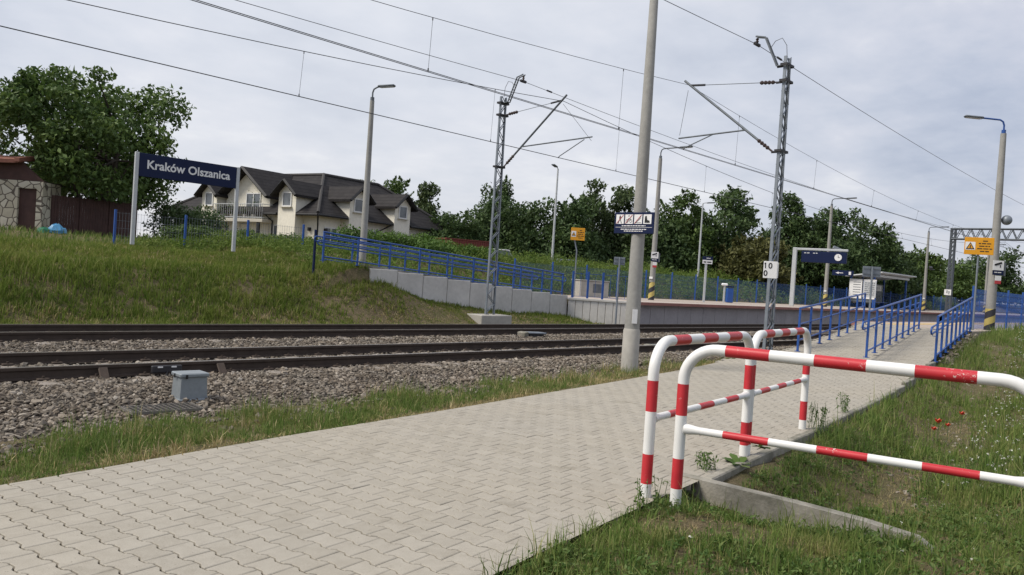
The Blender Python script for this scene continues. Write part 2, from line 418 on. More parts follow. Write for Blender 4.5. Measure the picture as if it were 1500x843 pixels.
# ------------------------------------------------------------------ terrain
def zw(X): return np.interp(X, [-99, 13.5, 16, 19.5, 23, 26.5, 28], [0, 0, .05, .27, .55, .82, .84])
def y_right(X): return 2.53 + .146 * np.asarray(X, float)
def y_left(X): return np.interp(X, [-60, 16, 19, 25.5, 28], [5.88 - 10.08, 8.57, 8.35, 9.08, 9.6])
def z_ramp(X): return np.interp(X, [12.5, 24.5], [1.74, .95])
def z_wallbase(X): return np.interp(X, [14, 15.4, 17.1, 19.6, 24.6, 26.3], [1.15, 1.12, .66, .38, .14, -.08])
def y_toe(X): return np.clip(7.55 + .14 * np.asarray(X, float), 6, 9.6)
def gz(X, Y):
    X = np.asarray(X, float); Y = np.asarray(Y, float)
    w = y_right(X) - Y
    near = -.03 - .22 * sst(-.3, .0, w) * (1 - sst(.0, 1.8, w)) * sst(5.35, 5.95, X)
    ditch = -.06 - .36 * sst(0.1, 1.0, w) + .30 * sst(1.4, 3.4, w)
    right = lerp(near, ditch, sst(6.0, 6.35, X))
    right = lerp(right, .80 - .3 * sst(3, 14, w), sst(15, 26.5, X) * sst(-.6, .8, w))
    right = np.where((w < .25) & (X < 27.5), np.minimum(right, zw(X) - .035), right)
    walk = zw(X) - .13
    yl = y_left(X)
    strip = lerp(-.05, -.12, sst(0, 1.0, Y - yl))
    z = np.where((w > 0) | ((X > 27.7) & (Y < 6.6)), right, np.where(Y < yl, walk, strip))
    bed = np.where(Y > y_toe(X) + .3, -.3, z)
    z = np.where((Y > yl) & (Y < 17.5), bed, z)
    z = np.where((X > 27.6) & (Y > 7.0) & (Y < 10.0), .5, z)
    left = -.1 + 1.36 * sst(18.4, 21.3, Y) + .40 * sst(21, 24.2, Y) + .12 * sst(24.5, 28, Y) + .32 * sst(28, 33, Y)
    zb = z_wallbase(X); zr = z_ramp(X)
    midf = -.1 + (zb + .1) * sst(18.2, 20, Y)
    midb = zr + (2.0 - zr) * sst(22.5, 25.5, Y) + .25 * sst(25, 31, Y)
    mid = np.where(Y < 20.06, midf, np.where(Y < 22.5, zr - .03, midb))
    yspl = np.clip(20 - (X - 24.6) * 1.2, 17.96, 20) + .8
    rb = .86 + 1.25 * sst(23.4, 27.5, Y)
    rt = np.where(Y < yspl, -.1 + (zb + .1) * sst(18.2, 20, Y) * (X < 26.3), np.where(Y < 23.4, .5, rb))
    far = lerp(left, mid, sst(12.6, 14.6, X)); far = np.where(X > 24.6, rt, far)
    z = np.where(Y >= 17.5, far, z)
    return z + .025 * np.sin(X * 1.7 + 1.3 * np.sin(Y * 1.1)) * np.cos(Y * 1.9 + X * .3) * (np.abs(Y - 12) > 6.2)
def axis(lo, hi, step, far_lo, far_hi, extra=()):
    a = list(np.arange(lo, hi + 1e-6, step)); x = lo; s = step
    while x > far_lo: s *= 1.35; x -= s; a.append(x)
    x = hi; s = step
    while x < far_hi: s *= 1.35; x += s; a.append(x)
    return np.array(sorted(set(np.round(a + list(extra), 4))))
def grid_mesh(name, xs, ys, zf, mat, smooth=True):
    X, Y = np.meshgrid(xs, ys, indexing='ij'); Z = zf(X, Y)
    co_ = np.stack([X, Y, Z], -1).reshape(-1, 3); nx, ny = len(xs), len(ys)
    i, j = np.meshgrid(np.arange(nx - 1), np.arange(ny - 1), indexing='ij'); a = (i * ny + j).ravel()
    q = np.stack([a, a + ny, a + ny + 1, a + 1], -1)
    return np_mesh(name, co_, q.ravel(), np.arange(len(q)) * 4, mat, smooth=smooth)
gx = axis(-4, 34, .22, -1500, 1600, (24.58, 24.62, 26.28, 26.32)); gy = axis(-4, 30, .22, -1500, 1600, (20.0, 20.04, 20.08, 17.49, 17.51, 22.49, 22.52, 23.38, 23.42))
tag(grid_mesh('ground', gx, gy, gz, M['ground']), 'uneven ground of grass and soil around the tracks', None, None, 'structure')

# ballast bed with loose stones
def bz(X, Y):
    z = -.055 - .10 * sst(10.2, 8.4, Y) * (Y < 10.3) + .012 * np.sin(X * 5.1 + Y * 3) * np.sin(Y * 6.3 - X)
    z = np.where(Y < y_toe(X), -.26, z); z = np.where((Y < y_left(X) + .08) & (X > 16), -.3, z)
    return np.where(Y > 17.75, -.3, z)
bx = np.concatenate([np.arange(-14, 34, .25), np.arange(34, 200, 4.)]); by = np.arange(6.6, 18.1, .15)
tag(grid_mesh('ballast_bed', bx, by, bz, M['ballast']), 'brown crushed stone bed under both railway tracks', None, None, 'structure')
PHI = (1 + 5 ** .5) / 2
ICO_V = np.array([(-1, PHI, 0), (1, PHI, 0), (-1, -PHI, 0), (1, -PHI, 0), (0, -1, PHI), (0, 1, PHI), (0, -1, -PHI), (0, 1, -PHI), (PHI, 0, -1), (PHI, 0, 1), (-PHI, 0, -1), (-PHI, 0, 1)]) / 1.9
ICO_F = np.array([(0, 11, 5), (0, 5, 1), (0, 1, 7), (0, 7, 10), (0, 10, 11), (1, 5, 9), (5, 11, 4), (11, 10, 2), (10, 7, 6), (7, 1, 8), (3, 9, 4), (3, 4, 2), (3, 2, 6), (3, 6, 8), (3, 8, 9), (4, 9, 5), (2, 4, 11), (6, 2, 10), (8, 6, 7), (9, 8, 1)])
def rand_rot(n):
    q = rng.normal(size=(n, 4)); q /= np.linalg.norm(q, axis=1)[:, None]; w, x, y, z = q.T
    return np.stack([np.stack([1 - 2 * (y * y + z * z), 2 * (x * y - z * w), 2 * (x * z + y * w)], -1),
                     np.stack([2 * (x * y + z * w), 1 - 2 * (x * x + z * z), 2 * (y * z - x * w)], -1),
                     np.stack([2 * (x * z - y * w), 2 * (y * z + x * w), 1 - 2 * (x * x + y * y)], -1)], 1)
def stones(name, P, size, mat, kind='stuff', label=None):
    n = len(P)
    v = ICO_V[None] * (1 + rng.uniform(-.55, .4, (n, 12, 1))) * rng.uniform(.5, 1.35, (n, 1, 3)) * size[:, None, None]
    v = np.einsum('nij,nkj->nki', rand_rot(n), v); v[..., 2] *= .75; v += P[:, None, :]
    f = (ICO_F[None] + 12 * np.arange(n)[:, None, None]).reshape(-1, 3)
    return tag(np_mesh(name, v.reshape(-1, 3), f.ravel(), np.arange(len(f)) * 3, mat), label, None, None, kind)
def scatter(x0, x1, y0, y1, dens):
    n = int((x1 - x0) * (y1 - y0) * dens); return rng.uniform(x0, x1, n), rng.uniform(y0, y1, n)
pts = []
for (x0, x1, y0, y1, d) in ((-1.5, 9, 7.2, 11.0, 640), (9, 17, 8.6, 11.0, 500), (17, 27, 8.6, 11.0, 250), (-1, 12, 11.1, 12.6, 240), (12, 27, 11.1, 12.6, 160), (-1, 14, 12.6, 15.5, 330), (14, 30, 12.6, 15.5, 220), (2, 30, 15.6, 17.7, 90)):
    x, y = scatter(x0, x1, y0, y1, d); e = y_toe(x) + .25 * np.sin(x * 2.1) + .12 * np.sin(x * 5.7)
    ok = (y > e - rng.exponential(.12, len(x))) & ((x < 16.5) | (y > y_left(x) + .1)) & ((x < 27.5) | (y > 10.2))
    for rr in (11.08, 12.58, 15.53, 17.03): ok &= np.abs(y - rr) > .11
    x = x[ok]; y = y[ok]; z = np.maximum(bz(x, y), np.where(y < y_toe(x), gz(x, y), -9)) + rng.uniform(-.004, .022, len(x))
    pts.append(np.stack([x, y, z], -1))
P = np.concatenate(pts); stones('ballast_stones', P, rng.lognormal(math.log(.0245), .27, len(P)).clip(.011, .048), M['stones'], label='loose brown and grey crushed stones along the rails')

# ------------------------------------------------------------------ paved footpath
def footpath():
    L, Wd, a, g, gw = .200, .165, .023, .0016, .0052
    th = math.atan(.150); ca, sa = math.cos(th), math.sin(th)
    h, q, c = L / 2, L / 4, .019
    up = [(-h + g, 1), (-q - c, 1), (-q + c, -1), (q - c, -1), (q + c, 1), (h - g, 1)]
    ring = [(x, Wd / 2 + s * a / 2 - gw) for x, s in up] + [(x, -(Wd / 2 + s * a / 2 - gw)) for x, s in reversed(up)]
    ring = np.array(ring)                                     # x across the path, y along it
    inn = ring * np.array([(L - .014) / L, 1]) ; inn[:6, 1] -= .004; inn[6:, 1] += .004
    S0, S1 = -8.0, 28.6
    cs = []
    for i in range(int((S1 - S0) / Wd)):
        s = S0 + i * Wd
        for j in range(-2, 26):
            w = 2.0 + j * L + (L / 2 if i % 2 else 0)
            cs.append((s, w))
    cs = np.array(cs)
    X = cs[:, 0] * ca - cs[:, 1] * sa + .45; Y = cs[:, 0] * sa + cs[:, 1] * ca
    jit = 0
    ok = (Y > y_right(X) - .13) & (Y < y_left(X) + .13) & (X < 27.9) & (X > -6)
    cs = cs[ok]; X = X[ok]; Y = Y[ok]; n = len(cs)
    top = np.concatenate([np.c_[ring, np.full(12, -.05)], np.c_[ring, np.full(12, -.0035)], np.c_[inn, np.zeros(12)]])
    v = np.repeat(top[None], n, 0)
    tilt = rng.normal(0, .004, (n, 2)) * np.array([.6, 1.6]); v[..., 2] += v[..., 0] * tilt[:, :1] + v[..., 1] * tilt[:, 1:] + rng.normal(0, .0007, (n, 1)) + .004 * (np.sin(cs[:, :1] * 2.1) * np.sin(cs[:, 1:] * 1.7) > .86)
    x = v[..., 1] * ca - v[..., 0] * sa + X[:, None]; y = v[..., 1] * sa + v[..., 0] * ca + Y[:, None]
    z = v[..., 2] + zw(x) + .006 * np.sin(x * 1.1) * np.sin(y * 1.7)
    co_ = np.stack([x, y, z], -1).reshape(-1, 3)
    k = np.arange(12); k2 = (k + 1) % 12
    f1 = np.stack([k, k2, k2 + 12, k + 12], -1); f2 = f1 + 12; quads = np.concatenate([f1, f2]).ravel(); lp = np.concatenate([quads, k + 24])
    st = np.concatenate([np.arange(24) * 4, [96]])
    loops = (lp[None] + 36 * np.arange(n)[:, None]).ravel(); starts = (st[None] + 108 * np.arange(n)[:, None]).ravel()
    mi = np.zeros(len(starts), int)
    # sand bed below the joints
    xs = np.arange(-6, 28.01, .5); bv = []
    for xx in xs:
        for t in (0, .33, .66, 1): bv.append((xx, lerp(y_right(xx) + .02, y_left(xx) + .02, t), float(zw(xx)) - .014))
    b0 = len(co_); co_ = np.concatenate([co_, np.array(bv, float)])
    bl = []
    for i in range(len(xs) - 1):
        for j in range(3): p = b0 + i * 4 + j; bl.append((p, p + 4, p + 5, p + 1))
    bl = np.array(bl); starts = np.concatenate([starts, len(loops) + 4 * np.arange(len(bl))]); loops = np.concatenate([loops, bl.ravel()])
    mi = np.concatenate([mi, np.ones(len(bl), int)])
    o = np_mesh('footpath', co_, loops, starts, [M['paver'], M['bed']], mi=mi)
    bm = bmesh.new(); bm.from_mesh(o.data)
    def cut(p, q, sgn, x0, x1):
        d = Vector((q[0] - p[0], q[1] - p[1], 0)); nrm = Vector((-d.y, d.x, 0)) * sgn
        g = [f for f in bm.faces if x0 - .3 <= f.calc_center_bounds().x < x1 + .3]; geom = g + list({e for f in g for e in f.edges}) + list({v for f in g for v in f.verts})
        bmesh.ops.bisect_plane(bm, geom=geom, dist=1e-5, plane_co=(p[0], p[1], 0), plane_no=nrm, clear_outer=True)
    cut((0, float(y_right(0)) - .01), (10, float(y_right(10)) - .01), -1, -99, 99)
    xl = [-20, 16.0, 19.0, 25.5, 28.0]
    cut((-20, float(y_left(-20)) + .03), (16, float(y_left(16)) + .03), 1, -99, 15.6)
    bm.to_mesh(o.data); bm.free()
    return o
tag(footpath(), 'pale interlocking block paved footpath rising as a ramp to the platform', None, None, 'structure')

# kerbs
def strip_wall(mb, pts, wd, ztop, zbot, side):
    """a straight run of kerb blocks, each about a metre long"""
    for (x0, y0), (x1, y1) in zip(pts[:-1], pts[1:]):
        d = math.hypot(x1 - x0, y1 - y0); k = max(1, round(d / (1.0 if d > 4 else 9))); an = math.atan2(y1 - y0, x1 - x0)
        for i in range(k):
            t = (i + .5) / k; x = lerp(x0, x1, t); y = lerp(y0, y1, t); zt = ztop(x) if callable(ztop) else ztop; zb = zbot(x) if callable(zbot) else zbot
            mb.box((x - math.sin(an) * side * wd / 2, y + math.cos(an) * side * wd / 2, (zt + zb) / 2 + random.uniform(-.006, .006)), (d / k - .006, wd, zt - zb),
                   Matrix.Rotation(an, 3, 'Z') @ Matrix.Rotation(random.uniform(-.006, .006), 3, 'X'), bev=.012)
mb = MB(); strip_wall(mb, [(6.24, 3.44), (20.2, 5.48)], .09, lambda x: float(zw(x)) + .012, -.5, -1)
tag(mb.build('kerb', M['concrete_dk']), 'thin concrete kerb along the right edge of the paved path', 'kerb')
mb = MB(); mb.prism([(6.12, 3.62, .012), (6.20, 2.6, -.005), (6.25, 2.1, -.025), (6.28, 1.72, -.06), (6.285, 1.62, -.12), (6.285, 1.62, -.7), (6.12, 3.62, -.7)], (.11, .008, 0))
tag(mb.build('headwall', M['concrete_dk']), 'mossy low concrete wall running out of the path corner under the nearest barrier', 'low wall')

# ------------------------------------------------------------------ railway tracks
RAIL_P = [(-.07, 0), (.07, 0), (.07, .012), (.014, .03), (.010, .105), (.035, .118), (.035, .152), (.028, .16), (-.028, .16), (-.035, .152), (-.035, .118), (-.010, .105), (-.014, .03), (-.07, .012)]
def make_track(yc, label):
    t = thing('railway_track', label, 'track', (0, yc, -.035), 0, 'railway tracks')
    for s in (-.75, .75):
        mb = MB(); n = len(RAIL_P)
        for x in (-40., 260.): mb.v += [(x, s + p[0], p[1]) for p in RAIL_P]
        for k in range(n):
            k2 = (k + 1) % n; mb.f.append((k, k2, k2 + n, k + n)); mb.m.append(1 if k == 7 else 0)
        mb.build('rail', [M['rail'], M['railtop']], t)
    base = None
    for i in range(100):
        x = -6 + i * .62
        if base is None:
            mb = MB(); mb.box((0, 0, -.07), (.24, 2.5, .14), bev=.02)
            for s in (-.75, .75):
                for q in (-.12, .12): mb.box((0, s + q, .015), (.14, .09, .03), bev=.01, m=1); mb.tube([(0, s + q, .02), (0, s + q, .055)], .018, 6, 1)
            base = mb.build('sleeper', [M['sleeper'], M['rail']], t); base.location = (x, 0, 0)
        else:
            c = base.copy(); C.objects.link(c); c.parent = t; c.location = (x, 0, 0)
    return t
make_track(11.83, 'nearer railway track of two dark rails, next to the paved path')
make_track(16.28, 'farther railway track of two dark rails, below the grass bank and platform')

# ------------------------------------------------------------------ red and white barriers
def barrier_path(L, H, rb):
    p = [(0, 0, -.25), (0, 0, 0)]
    k = 10
    p.append((0, 0, H - rb))
    for i in range(1, k): a = math.pi / 2 * i / k; p.append((rb - rb * math.cos(a), 0, H - rb + rb * math.sin(a)))
    p.append((rb, 0, H)); p.append((L - rb, 0, H))
    for i in range(1, k): a = math.pi / 2 * i / k; p.append((L - rb + rb * math.sin(a), 0, H - rb + rb * math.cos(a)))
    p += [(L, 0, H - rb), (L, 0, 0), (L, 0, -.25)]
    return [Vector(q) for q in p]
def resample(path, cuts):
    """insert points at the arc lengths in cuts; returns points and their arc lengths"""
    s = [0.0]
    for a, b in zip(path[:-1], path[1:]): s.append(s[-1] + (b - a).length)
    allS = sorted(set([round(x, 5) for x in s] + [round(c, 5) for c in cuts if 0 < c < s[-1]]))
    out = []
    for x in allS:
        for i in range(len(s) - 1):
            if s[i] - 1e-6 <= x <= s[i + 1] + 1e-6:
                t = (x - s[i]) / max(1e-9, s[i + 1] - s[i]); out.append(path[i].lerp(path[i + 1], t)); break
    return out, allS
def make_barrier(label, p0, p1, H, low, z0, ntop):
    L = math.hypot(p1[0] - p0[0], p1[1] - p0[1]); rz = math.atan2(p1[1] - p0[1], p1[0] - p0[0])
    t = thing('safety_barrier', label, 'barrier', (p0[0], p0[1], z0), rz, 'red and white tube barriers')
    rb = .25; path = barrier_path(L, H, rb); tot = sum((b - a).length for a, b in zip(path[:-1], path[1:]))
    reds = [(.25 + .11, .25 + .34), (.25 + .67, .25 + .91)]
    arc = math.pi / 2 * rb; s_top = .25 + H - rb + arc; lt = L - 2 * rb
    q = s_top + .06; sc = lt / 1.77
    for wr_, ww_ in ((.31, .30), (.33, .29), (.35, 0)): reds.append((q, q + wr_ * sc)); q += (wr_ + ww_) * sc
    reds += [(tot - b, tot - a) for a, b in reds[:2]]
    P_, S_ = resample(path, [c for ab in reds for c in ab])
    ms = [1 if any(a < (S_[i] + S_[i + 1]) / 2 < b for a, b in reds) else 0 for i in range(len(S_) - 1)]
    MB().tube(P_, .043, 20, ms).build('frame_tube', [M['whitepole'], M['red']], t, smooth=40)
    n = 2 * ntop + 1; pts_ = []; rs = []; ms = []
    e = .043
    xs = [e * .8, e + .02, e + .10] + [lerp(.0, L, (i + .0) / n) for i in range(1, n)] + [L - e - .10, L - e - .02, L - e * .8]
    for i, x in enumerate(xs):
        pts_.append((x, 0, low)); rs.append(.041 if i in (0, len(xs) - 1) else .040 if i in (1, len(xs) - 2) else .029)
    ms = [0, 0, 0] + [1 if i % 2 == 1 else 0 for i in range(1, n - 1)] + [0, 0, 0]
    MB().tube(pts_, rs, 16, ms[:len(pts_) - 1]).build('cross_tube', [M['whitepole'], M['red']], t, smooth=50)
    return t
make_barrier('nearest red and white barrier, crossing in front at the right and leaving the frame', (5.36, 3.17), (5.86, .92), 1.19, .57, 0, 3)
make_barrier('red and white barrier along the path edge, middle one of three', (5.28, 3.39), (7.46, 3.68), 1.21, .61, 0, 3)
make_barrier('red and white barrier along the path edge, farthest of three', (7.53, 3.69), (9.66, 4.02), 1.21, .61, 0, 3)

# ------------------------------------------------------------------ blue railings
def make_railing(label, p0, p1, rails, npost, H=1.05, group='blue railings of the platform ramp', double=None, rw=.024, bars=0):
    L = math.hypot(p1[0] - p0[0], p1[1] - p0[1]); rz = math.atan2(p1[1] - p0[1], p1[0] - p0[0]); dz = p1[2] - p0[2]
    t = thing('ramp_railing', label, 'railing', p0, rz, group)
    zf = lambda x: dz * x / L
    for i in range(npost):
        x = L * i / (npost - 1)
        mb = MB(); mb.box((x, 0, zf(x) + H / 2 - .02), (.05, .05, H - .02), bev=.006); mb.box((x, 0, zf(x) + .004), (.12, .12, .012))
        mb.build('post', M['blue'], t)
    MB().tube([(-.03, 0, H + zf(0)), (L + .03, 0, H + zf(L))], .027, 10).build('handrail', M['blue'], t, smooth=60)
    for h in rails:
        MB().tube([(.0, 0, h + zf(0)), (L, 0, h + zf(L))], rw * .85, 8).build('rail', M['blue'], t, smooth=60)
    if double:                                                  # pair of grab rails joined by bends at their ends
        h1, h2, off = double; e = .28
        path = [(-e + .09, off, h1 + zf(0) - .01), (L + e - .09, off, h1 + zf(L))]
        def bend(x, sg, za, zb): return [(x + sg * .09 * math.sin(a), off, (za + zb) / 2 + (za - zb) / 2 * math.cos(a)) for a in [math.pi * i / 8 for i in range(9)]]
        r = bend(L + e - .09, 1, h1 + zf(L), h2 + zf(L)); l = bend(-e + .09, -1, h1 + zf(0), h2 + zf(0))
        path = r + l[::-1] + [r[0]]
        g = MB(); g.tube(path, .021, 8); 
        for i in range(npost):
            x = L * i / (npost - 1)
            for h in (h1, h2): g.tube([(x, 0, h + zf(x) - .05), (x, off, h + zf(x) - .05), (x, off, h + zf(x))], .008, 5)
        g.build('grab_rail', M['blue'], t, smooth=60)
    return t
make_railing('leftmost blue railing of the ramp, beside the ballast', (19.06, 8.18, .25), (25.5, 8.93, .75), [.66, .27], 8)
make_railing('blue railing dividing the ramp in the middle', (18.96, 6.52, .30), (26.5, 7.62, .82), [.14], 9, double=(.80, .64, .07))
make_railing('rightmost blue railing of the ramp, beside the grass', (20.36, 5.45, .28), (27.7, 6.50, .84), [.14], 9, double=(.80, .64, .09))
make_railing('long blue railing on top of the retaining wall, trackside edge of the far ramp', (13.3, 20.14, 1.72), (24.4, 20.14, .99), [.12], 10, .84, 'blue railings of the far ramp', double=(.70, .55, .07), rw=.026)
make_railing('long blue railing at the back edge of the far ramp', (14.5, 21.95, 1.65), (24.6, 21.95, .97), [.12], 10, .88, 'blue railings of the far ramp', double=(.72, .57, -.07), rw=.026)
# ------------------------------------------------------------------ retaining wall, far platform, near platform
t = thing('retaining_wall', 'stepped pale concrete panel wall holding up the far ramp', 'wall', (14.9, 20.0, 0))
for i in range(9):
    x0 = 14.95 + i * 1.075; zt = float(z_ramp(x0 + .5)) + .03; zb = float(min(z_wallbase(x0), z_wallbase(x0 + 1.1))) - .4
    mb = MB(); mb.box((x0 + .53 - 14.9, .06, (zt + zb) / 2), (1.055, .12, zt - zb), bev=.015)
    mb.build('wall_panel', M['panel'], t)
mb = MB(); mb.prism([(-.1, .12, -1), (9.75, .12, -1), (9.75, .12, .93), (-.1, .12, 1.68)], (0, 2.1, 0)); mb.build('ramp_deck', M['concrete_dk'], t)

t = thing('station_platform', 'far station platform with red edging and dark recessed front', 'platform', (24.6, 20.0, 0), 0, 'station platforms')
mb = MB(); mb.prism([(0, 0, .86), (1.72, -2.05, .86), (150, -2.05, .86), (150, 3.3, .86), (0, 3.3, .86)], (0, 0, .05)); mb.build('paving', M['platform'], t)
mb = MB(); mb.prism([(1.72, -2.17, .80), (150, -2.17, .80), (150, -2.056, .80), (1.72, -2.056, .80)], (0, 0, .118)); mb.build('edge_slab', M['platedge'], t)
mb = MB()
for i in range(40): mb.box((2.6 + i * 1.06, -1.8, .3), (1.045, .1, 1.0), bev=.012)
mb.box((97, -1.8, .3), (107, .1, 1.0)); mb.build('front_panels', M['recess'], t)
d = math.hypot(1.72, 2.05); an = math.atan2(-2.05, 1.72); mb = MB()
for i in range(9):
    w = d / 9; mb.box((1.72 * (i + .5) / 9 - .02, -2.05 * (i + .5) / 9 - .05, .28), (w - .014, .09, 1.14), Matrix.Rotation(an, 3, 'Z'), bev=.012)
mb.box((.86 - .03, -1.025 - .06, .88), (d + .05, .14, .09), Matrix.Rotation(an, 3, 'Z'), bev=.01)
mb.build('end_wall', M['panel'], t)
mb = MB(); mb.box((76, -1.35, .9125), (146, .1, .004)); mb.build('safety_line', M['signwhite'], t)

t = thing('station_platform', 'near station platform at the top of the ramp with yellow tactile strip', 'platform', (27.7, 7.0, 0), 0, 'station platforms')
mb = MB(); mb.prism([(0, -.55, .0), (130, -.1, .0), (130, 2.95, .0), (0, 2.95, .0)], (0, 0, .84)); mb.build('paving', M['platform'], t)
mb = MB(); mb.box((65, 3.02, .77), (130, .13, .13)); mb.build('edge_slab', M['platedge'], t)
mb = MB(); mb.box((65, 2.75, .28), (130, .2, .98)); mb.build('front_panels', M['recess'], t)
mb = MB(); mb.box((64.8, 2.0, .843), (129, .4, .006)); mb.build('tactile_strip', M['tactile'], t)

# ------------------------------------------------------------------ mesh fences
def make_fence(name, label, p0, p1, nb, H, wire_step, group=None, postw=.06, hstep=.2, wr=.004, ext=0.12, mat=None, wmat=None, zf=None):
    L = math.hypot(p1[0] - p0[0], p1[1] - p0[1]); rz = math.atan2(p1[1] - p0[1], p1[0] - p0[0])
    t = thing(name, label, 'fence', p0, rz, group); bl = L / nb; mat = mat or M['blue']; wmat = wmat or mat
    dz = p1[2] - p0[2]
    pb = None; wb = None
    for i in range(nb + 1):
        x = i * bl; z = dz * x / L
        if pb is None: pb = MB().box((0, 0, H / 2 + ext / 2 - .1), (postw, postw, H + ext + .2), bev=.005).build('post', mat, t)
        else: pb_ = pb.copy(); C.objects.link(pb_); pb_.parent = t; pb_.location = (x, 0, z)
        if i == nb: break
        if wb is None:
            mb = MB(); k = int(bl / wire_step)
            for j in range(k + 1): xx = .03 + j * (bl - .06) / k; mb.box((xx, 0, H / 2 + .03), (wr, wr, H - .06))
            for j in range(int(H / hstep) + 1): mb.box((bl / 2, .004, .06 + j * hstep), (bl - .04, wr * 1.3, wr * 1.3))
            wb = mb.build('mesh_panel', wmat, t)
        else: w_ = wb.copy(); C.objects.link(w_); w_.parent = t; w_.location = (x, 0, z)
    return t
make_fence('mesh_fence', 'long blue wire mesh fence along the back of the far platform', (24.9, 23.25, .9), (104.9, 23.25, .9), 32, 1.35, .07, 'blue fences', hstep=.2, wr=.0042)
make_fence('mesh_fence', 'blue wire mesh fence at the right beside the near platform lamp', (30.0, 7.02, .8), (66, 7.1, .8), 14, 1.4, .06, 'blue fences', wr=.006, ext=.1)
make_fence('guard_fence', 'short blue fence on the splayed end wall of the far platform', (24.75, 19.9, .93), (26.7, 18.4, .93), 4, 1.0, .25, 'blue fences', hstep=.9, wr=.012, postw=.075, ext=.05)
make_fence('garden_fence', 'pale wire garden fence with blue posts on top of the grass bank', (10.15, 27.5, 1.8), (17.2, 27.5, 1.95), 3, 1.1, .1, 'blue fences', hstep=.25, wr=.005, postw=.07, ext=.06, wmat=M['galv'])
MB().box((0, 0, .5), (.06, .06, 1.35), bev=.005).build('fence_post', M['navy'], None, loc=(13.3, 20.6, 1.45))
tag(bpy.data.objects['fence_post'], 'lone dark navy post at the head of the far ramp', 'post')

# ------------------------------------------------------------------ lamp posts
def make_concrete_lamp(label, loc, top, face, group, stripes=True, arm=.95, r0=.14, r1=.085, lean=0.0, blue=False):
    """tapered concrete column, bent steel arm, flat lantern; face = direction the arm points"""
    t = thing('street_lamp', label, 'lamp', loc, face, group); H = top - loc[2]
    MB().tube([(0, 0, -.3), (0, 0, H * .5), (0, 0, H)], [r0, (r0 + r1) / 2, r1], 16).build('column', M['concrete'], t, smooth=50)
    am = M['blue'] if blue else M['galvdark']
    g = MB(); g.tube([(0, 0, H), (0, 0, H + .12)], .07, 10); g.tube([(0, 0, H + .1), (0, 0, H + .28), (.04, 0, H + .40), (.14, 0, H + .46), (arm, 0, H + .50)], .03, 8)
    g.build('arm', am, t, smooth=50)
    h = MB(); h.box((arm + .25, 0, H + .515), (.62, .2, .07), Matrix.Rotation(-.06, 3, 'Y'), bev=.03); hd = h.build('lantern', M['galvdark'], t, smooth=40)
    MB().box((arm + .27, 0, H + .478), (.5, .15, .02), Matrix.Rotation(-.06, 3, 'Y'), bev=.006).build('lamp_cover', M['lampglass'], hd)
    if stripes:
        MB().tube([(0, 0, .0), (0, 0, .85)], [r0 + .004, r0 - .006], 20).build('hazard_band', M['hazard'], t, smooth=50)
        MB().box((-.02, -r0 - .0, 1.05), (.16, .05, .1), Matrix.Rotation(0, 3, 'Z')).build('plate', M['signwhite'], t)
    return t
LG = 'concrete platform lamps with striped feet'
TRK = R(-90)
make_concrete_lamp('concrete lamp with striped foot behind the bare concrete pole, nearest of the far platform', (32.05, 21.0, .91), 7.6, TRK + .25, LG)
make_concrete_lamp('concrete lamp with striped foot behind the departure display', (52.7, 21.0, .91), 7.6, TRK + .25, LG)
make_concrete_lamp('concrete lamp with striped foot just right of the passenger shelter', (73.9, 21.0, .91), 7.6, TRK + .25, LG)
make_concrete_lamp('small distant concrete lamp with striped foot behind the right amber sign', (94.6, 21.0, .91), 7.6, TRK + .25, LG)
big = make_concrete_lamp('large concrete lamp with blue arm and striped foot at the right edge', (31.1, 6.72, .72), 7.55, R(128), LG, arm=.75, r0=.165, r1=.09, blue=True)
make_concrete_lamp('concrete lamp without stripes standing behind the far ramp railings', (16.62, 22.75, 1.6), 7.35, R(-60), None, False, arm=.25, r0=.13, r1=.075)
# round loudspeaker on the right lamp
t = thing('loudspeaker', 'round grey loudspeaker on the side of the right lamp', 'loudspeaker', (31.32, 6.48, 4.62))
MB().sphere((0, 0, 0), .17, nu=16, nv=10, sc=(1, 1, 1)).build('globe', M['galv'], t, smooth=60)
MB().tube([(-.18, .2, 0), (0, 0, 0)], .03, 6).build('bracket', M['iron'], t)
def make_steel_lamp(label, loc, H):
    t = thing('slim_lamp', label, 'lamp', loc, R(200), 'slim steel lamps by the road')
    MB().tube([(0, 0, -.3), (0, 0, H)], [.075, .045], 10).build('column', M['steelpost'], t, smooth=50)
    MB().tube([(0, 0, H - .05), (0, 0, H + .02), (.15, 0, H + .06), (.3, 0, H + .08)], .025, 6).build('arm', M['steelpost'], t)
    MB().box((.55, 0, H + .1), (.55, .22, .07), Matrix.Rotation(-.1, 3, 'Y'), bev=.03).build('lantern', M['galvdark'], t)
    return t
make_steel_lamp('slim pale lamp beyond the far ramp, behind the left amber sign', (33.6, 28.6, 2.0), 5.65)
b = make_steel_lamp('slim pale lamp before the trees, above the small station name sign', (46.2, 26.8, 2.0), 5.1); b.rotation_euler[2] = R(-40)

# bare concrete pole by the path
t = thing('concrete_pole', 'tall bare round concrete pole at the edge of the ballast', 'pole', (13.19, 9.04, -.05))
MB().tube([(0, 0, -.3), (0, 0, .76), (0, 0, .80)], [.172, .166, .15], 24).build('base_sleeve', M['concrete_lt'], t, smooth=40)
MB().tube([(0, 0, .8), (0, 0, 4), (0, 0, 7.42), (0, 0, 7.46)], [.148, .116, .082, .05], 24).build('shaft', M['concrete'], t, smooth=50)
MB().box((-.10, -.118, 1.05), (.1, .014, .28), Matrix.Rotation(R(-40), 3, 'Z')).build('plate', M['signwhite'], t)

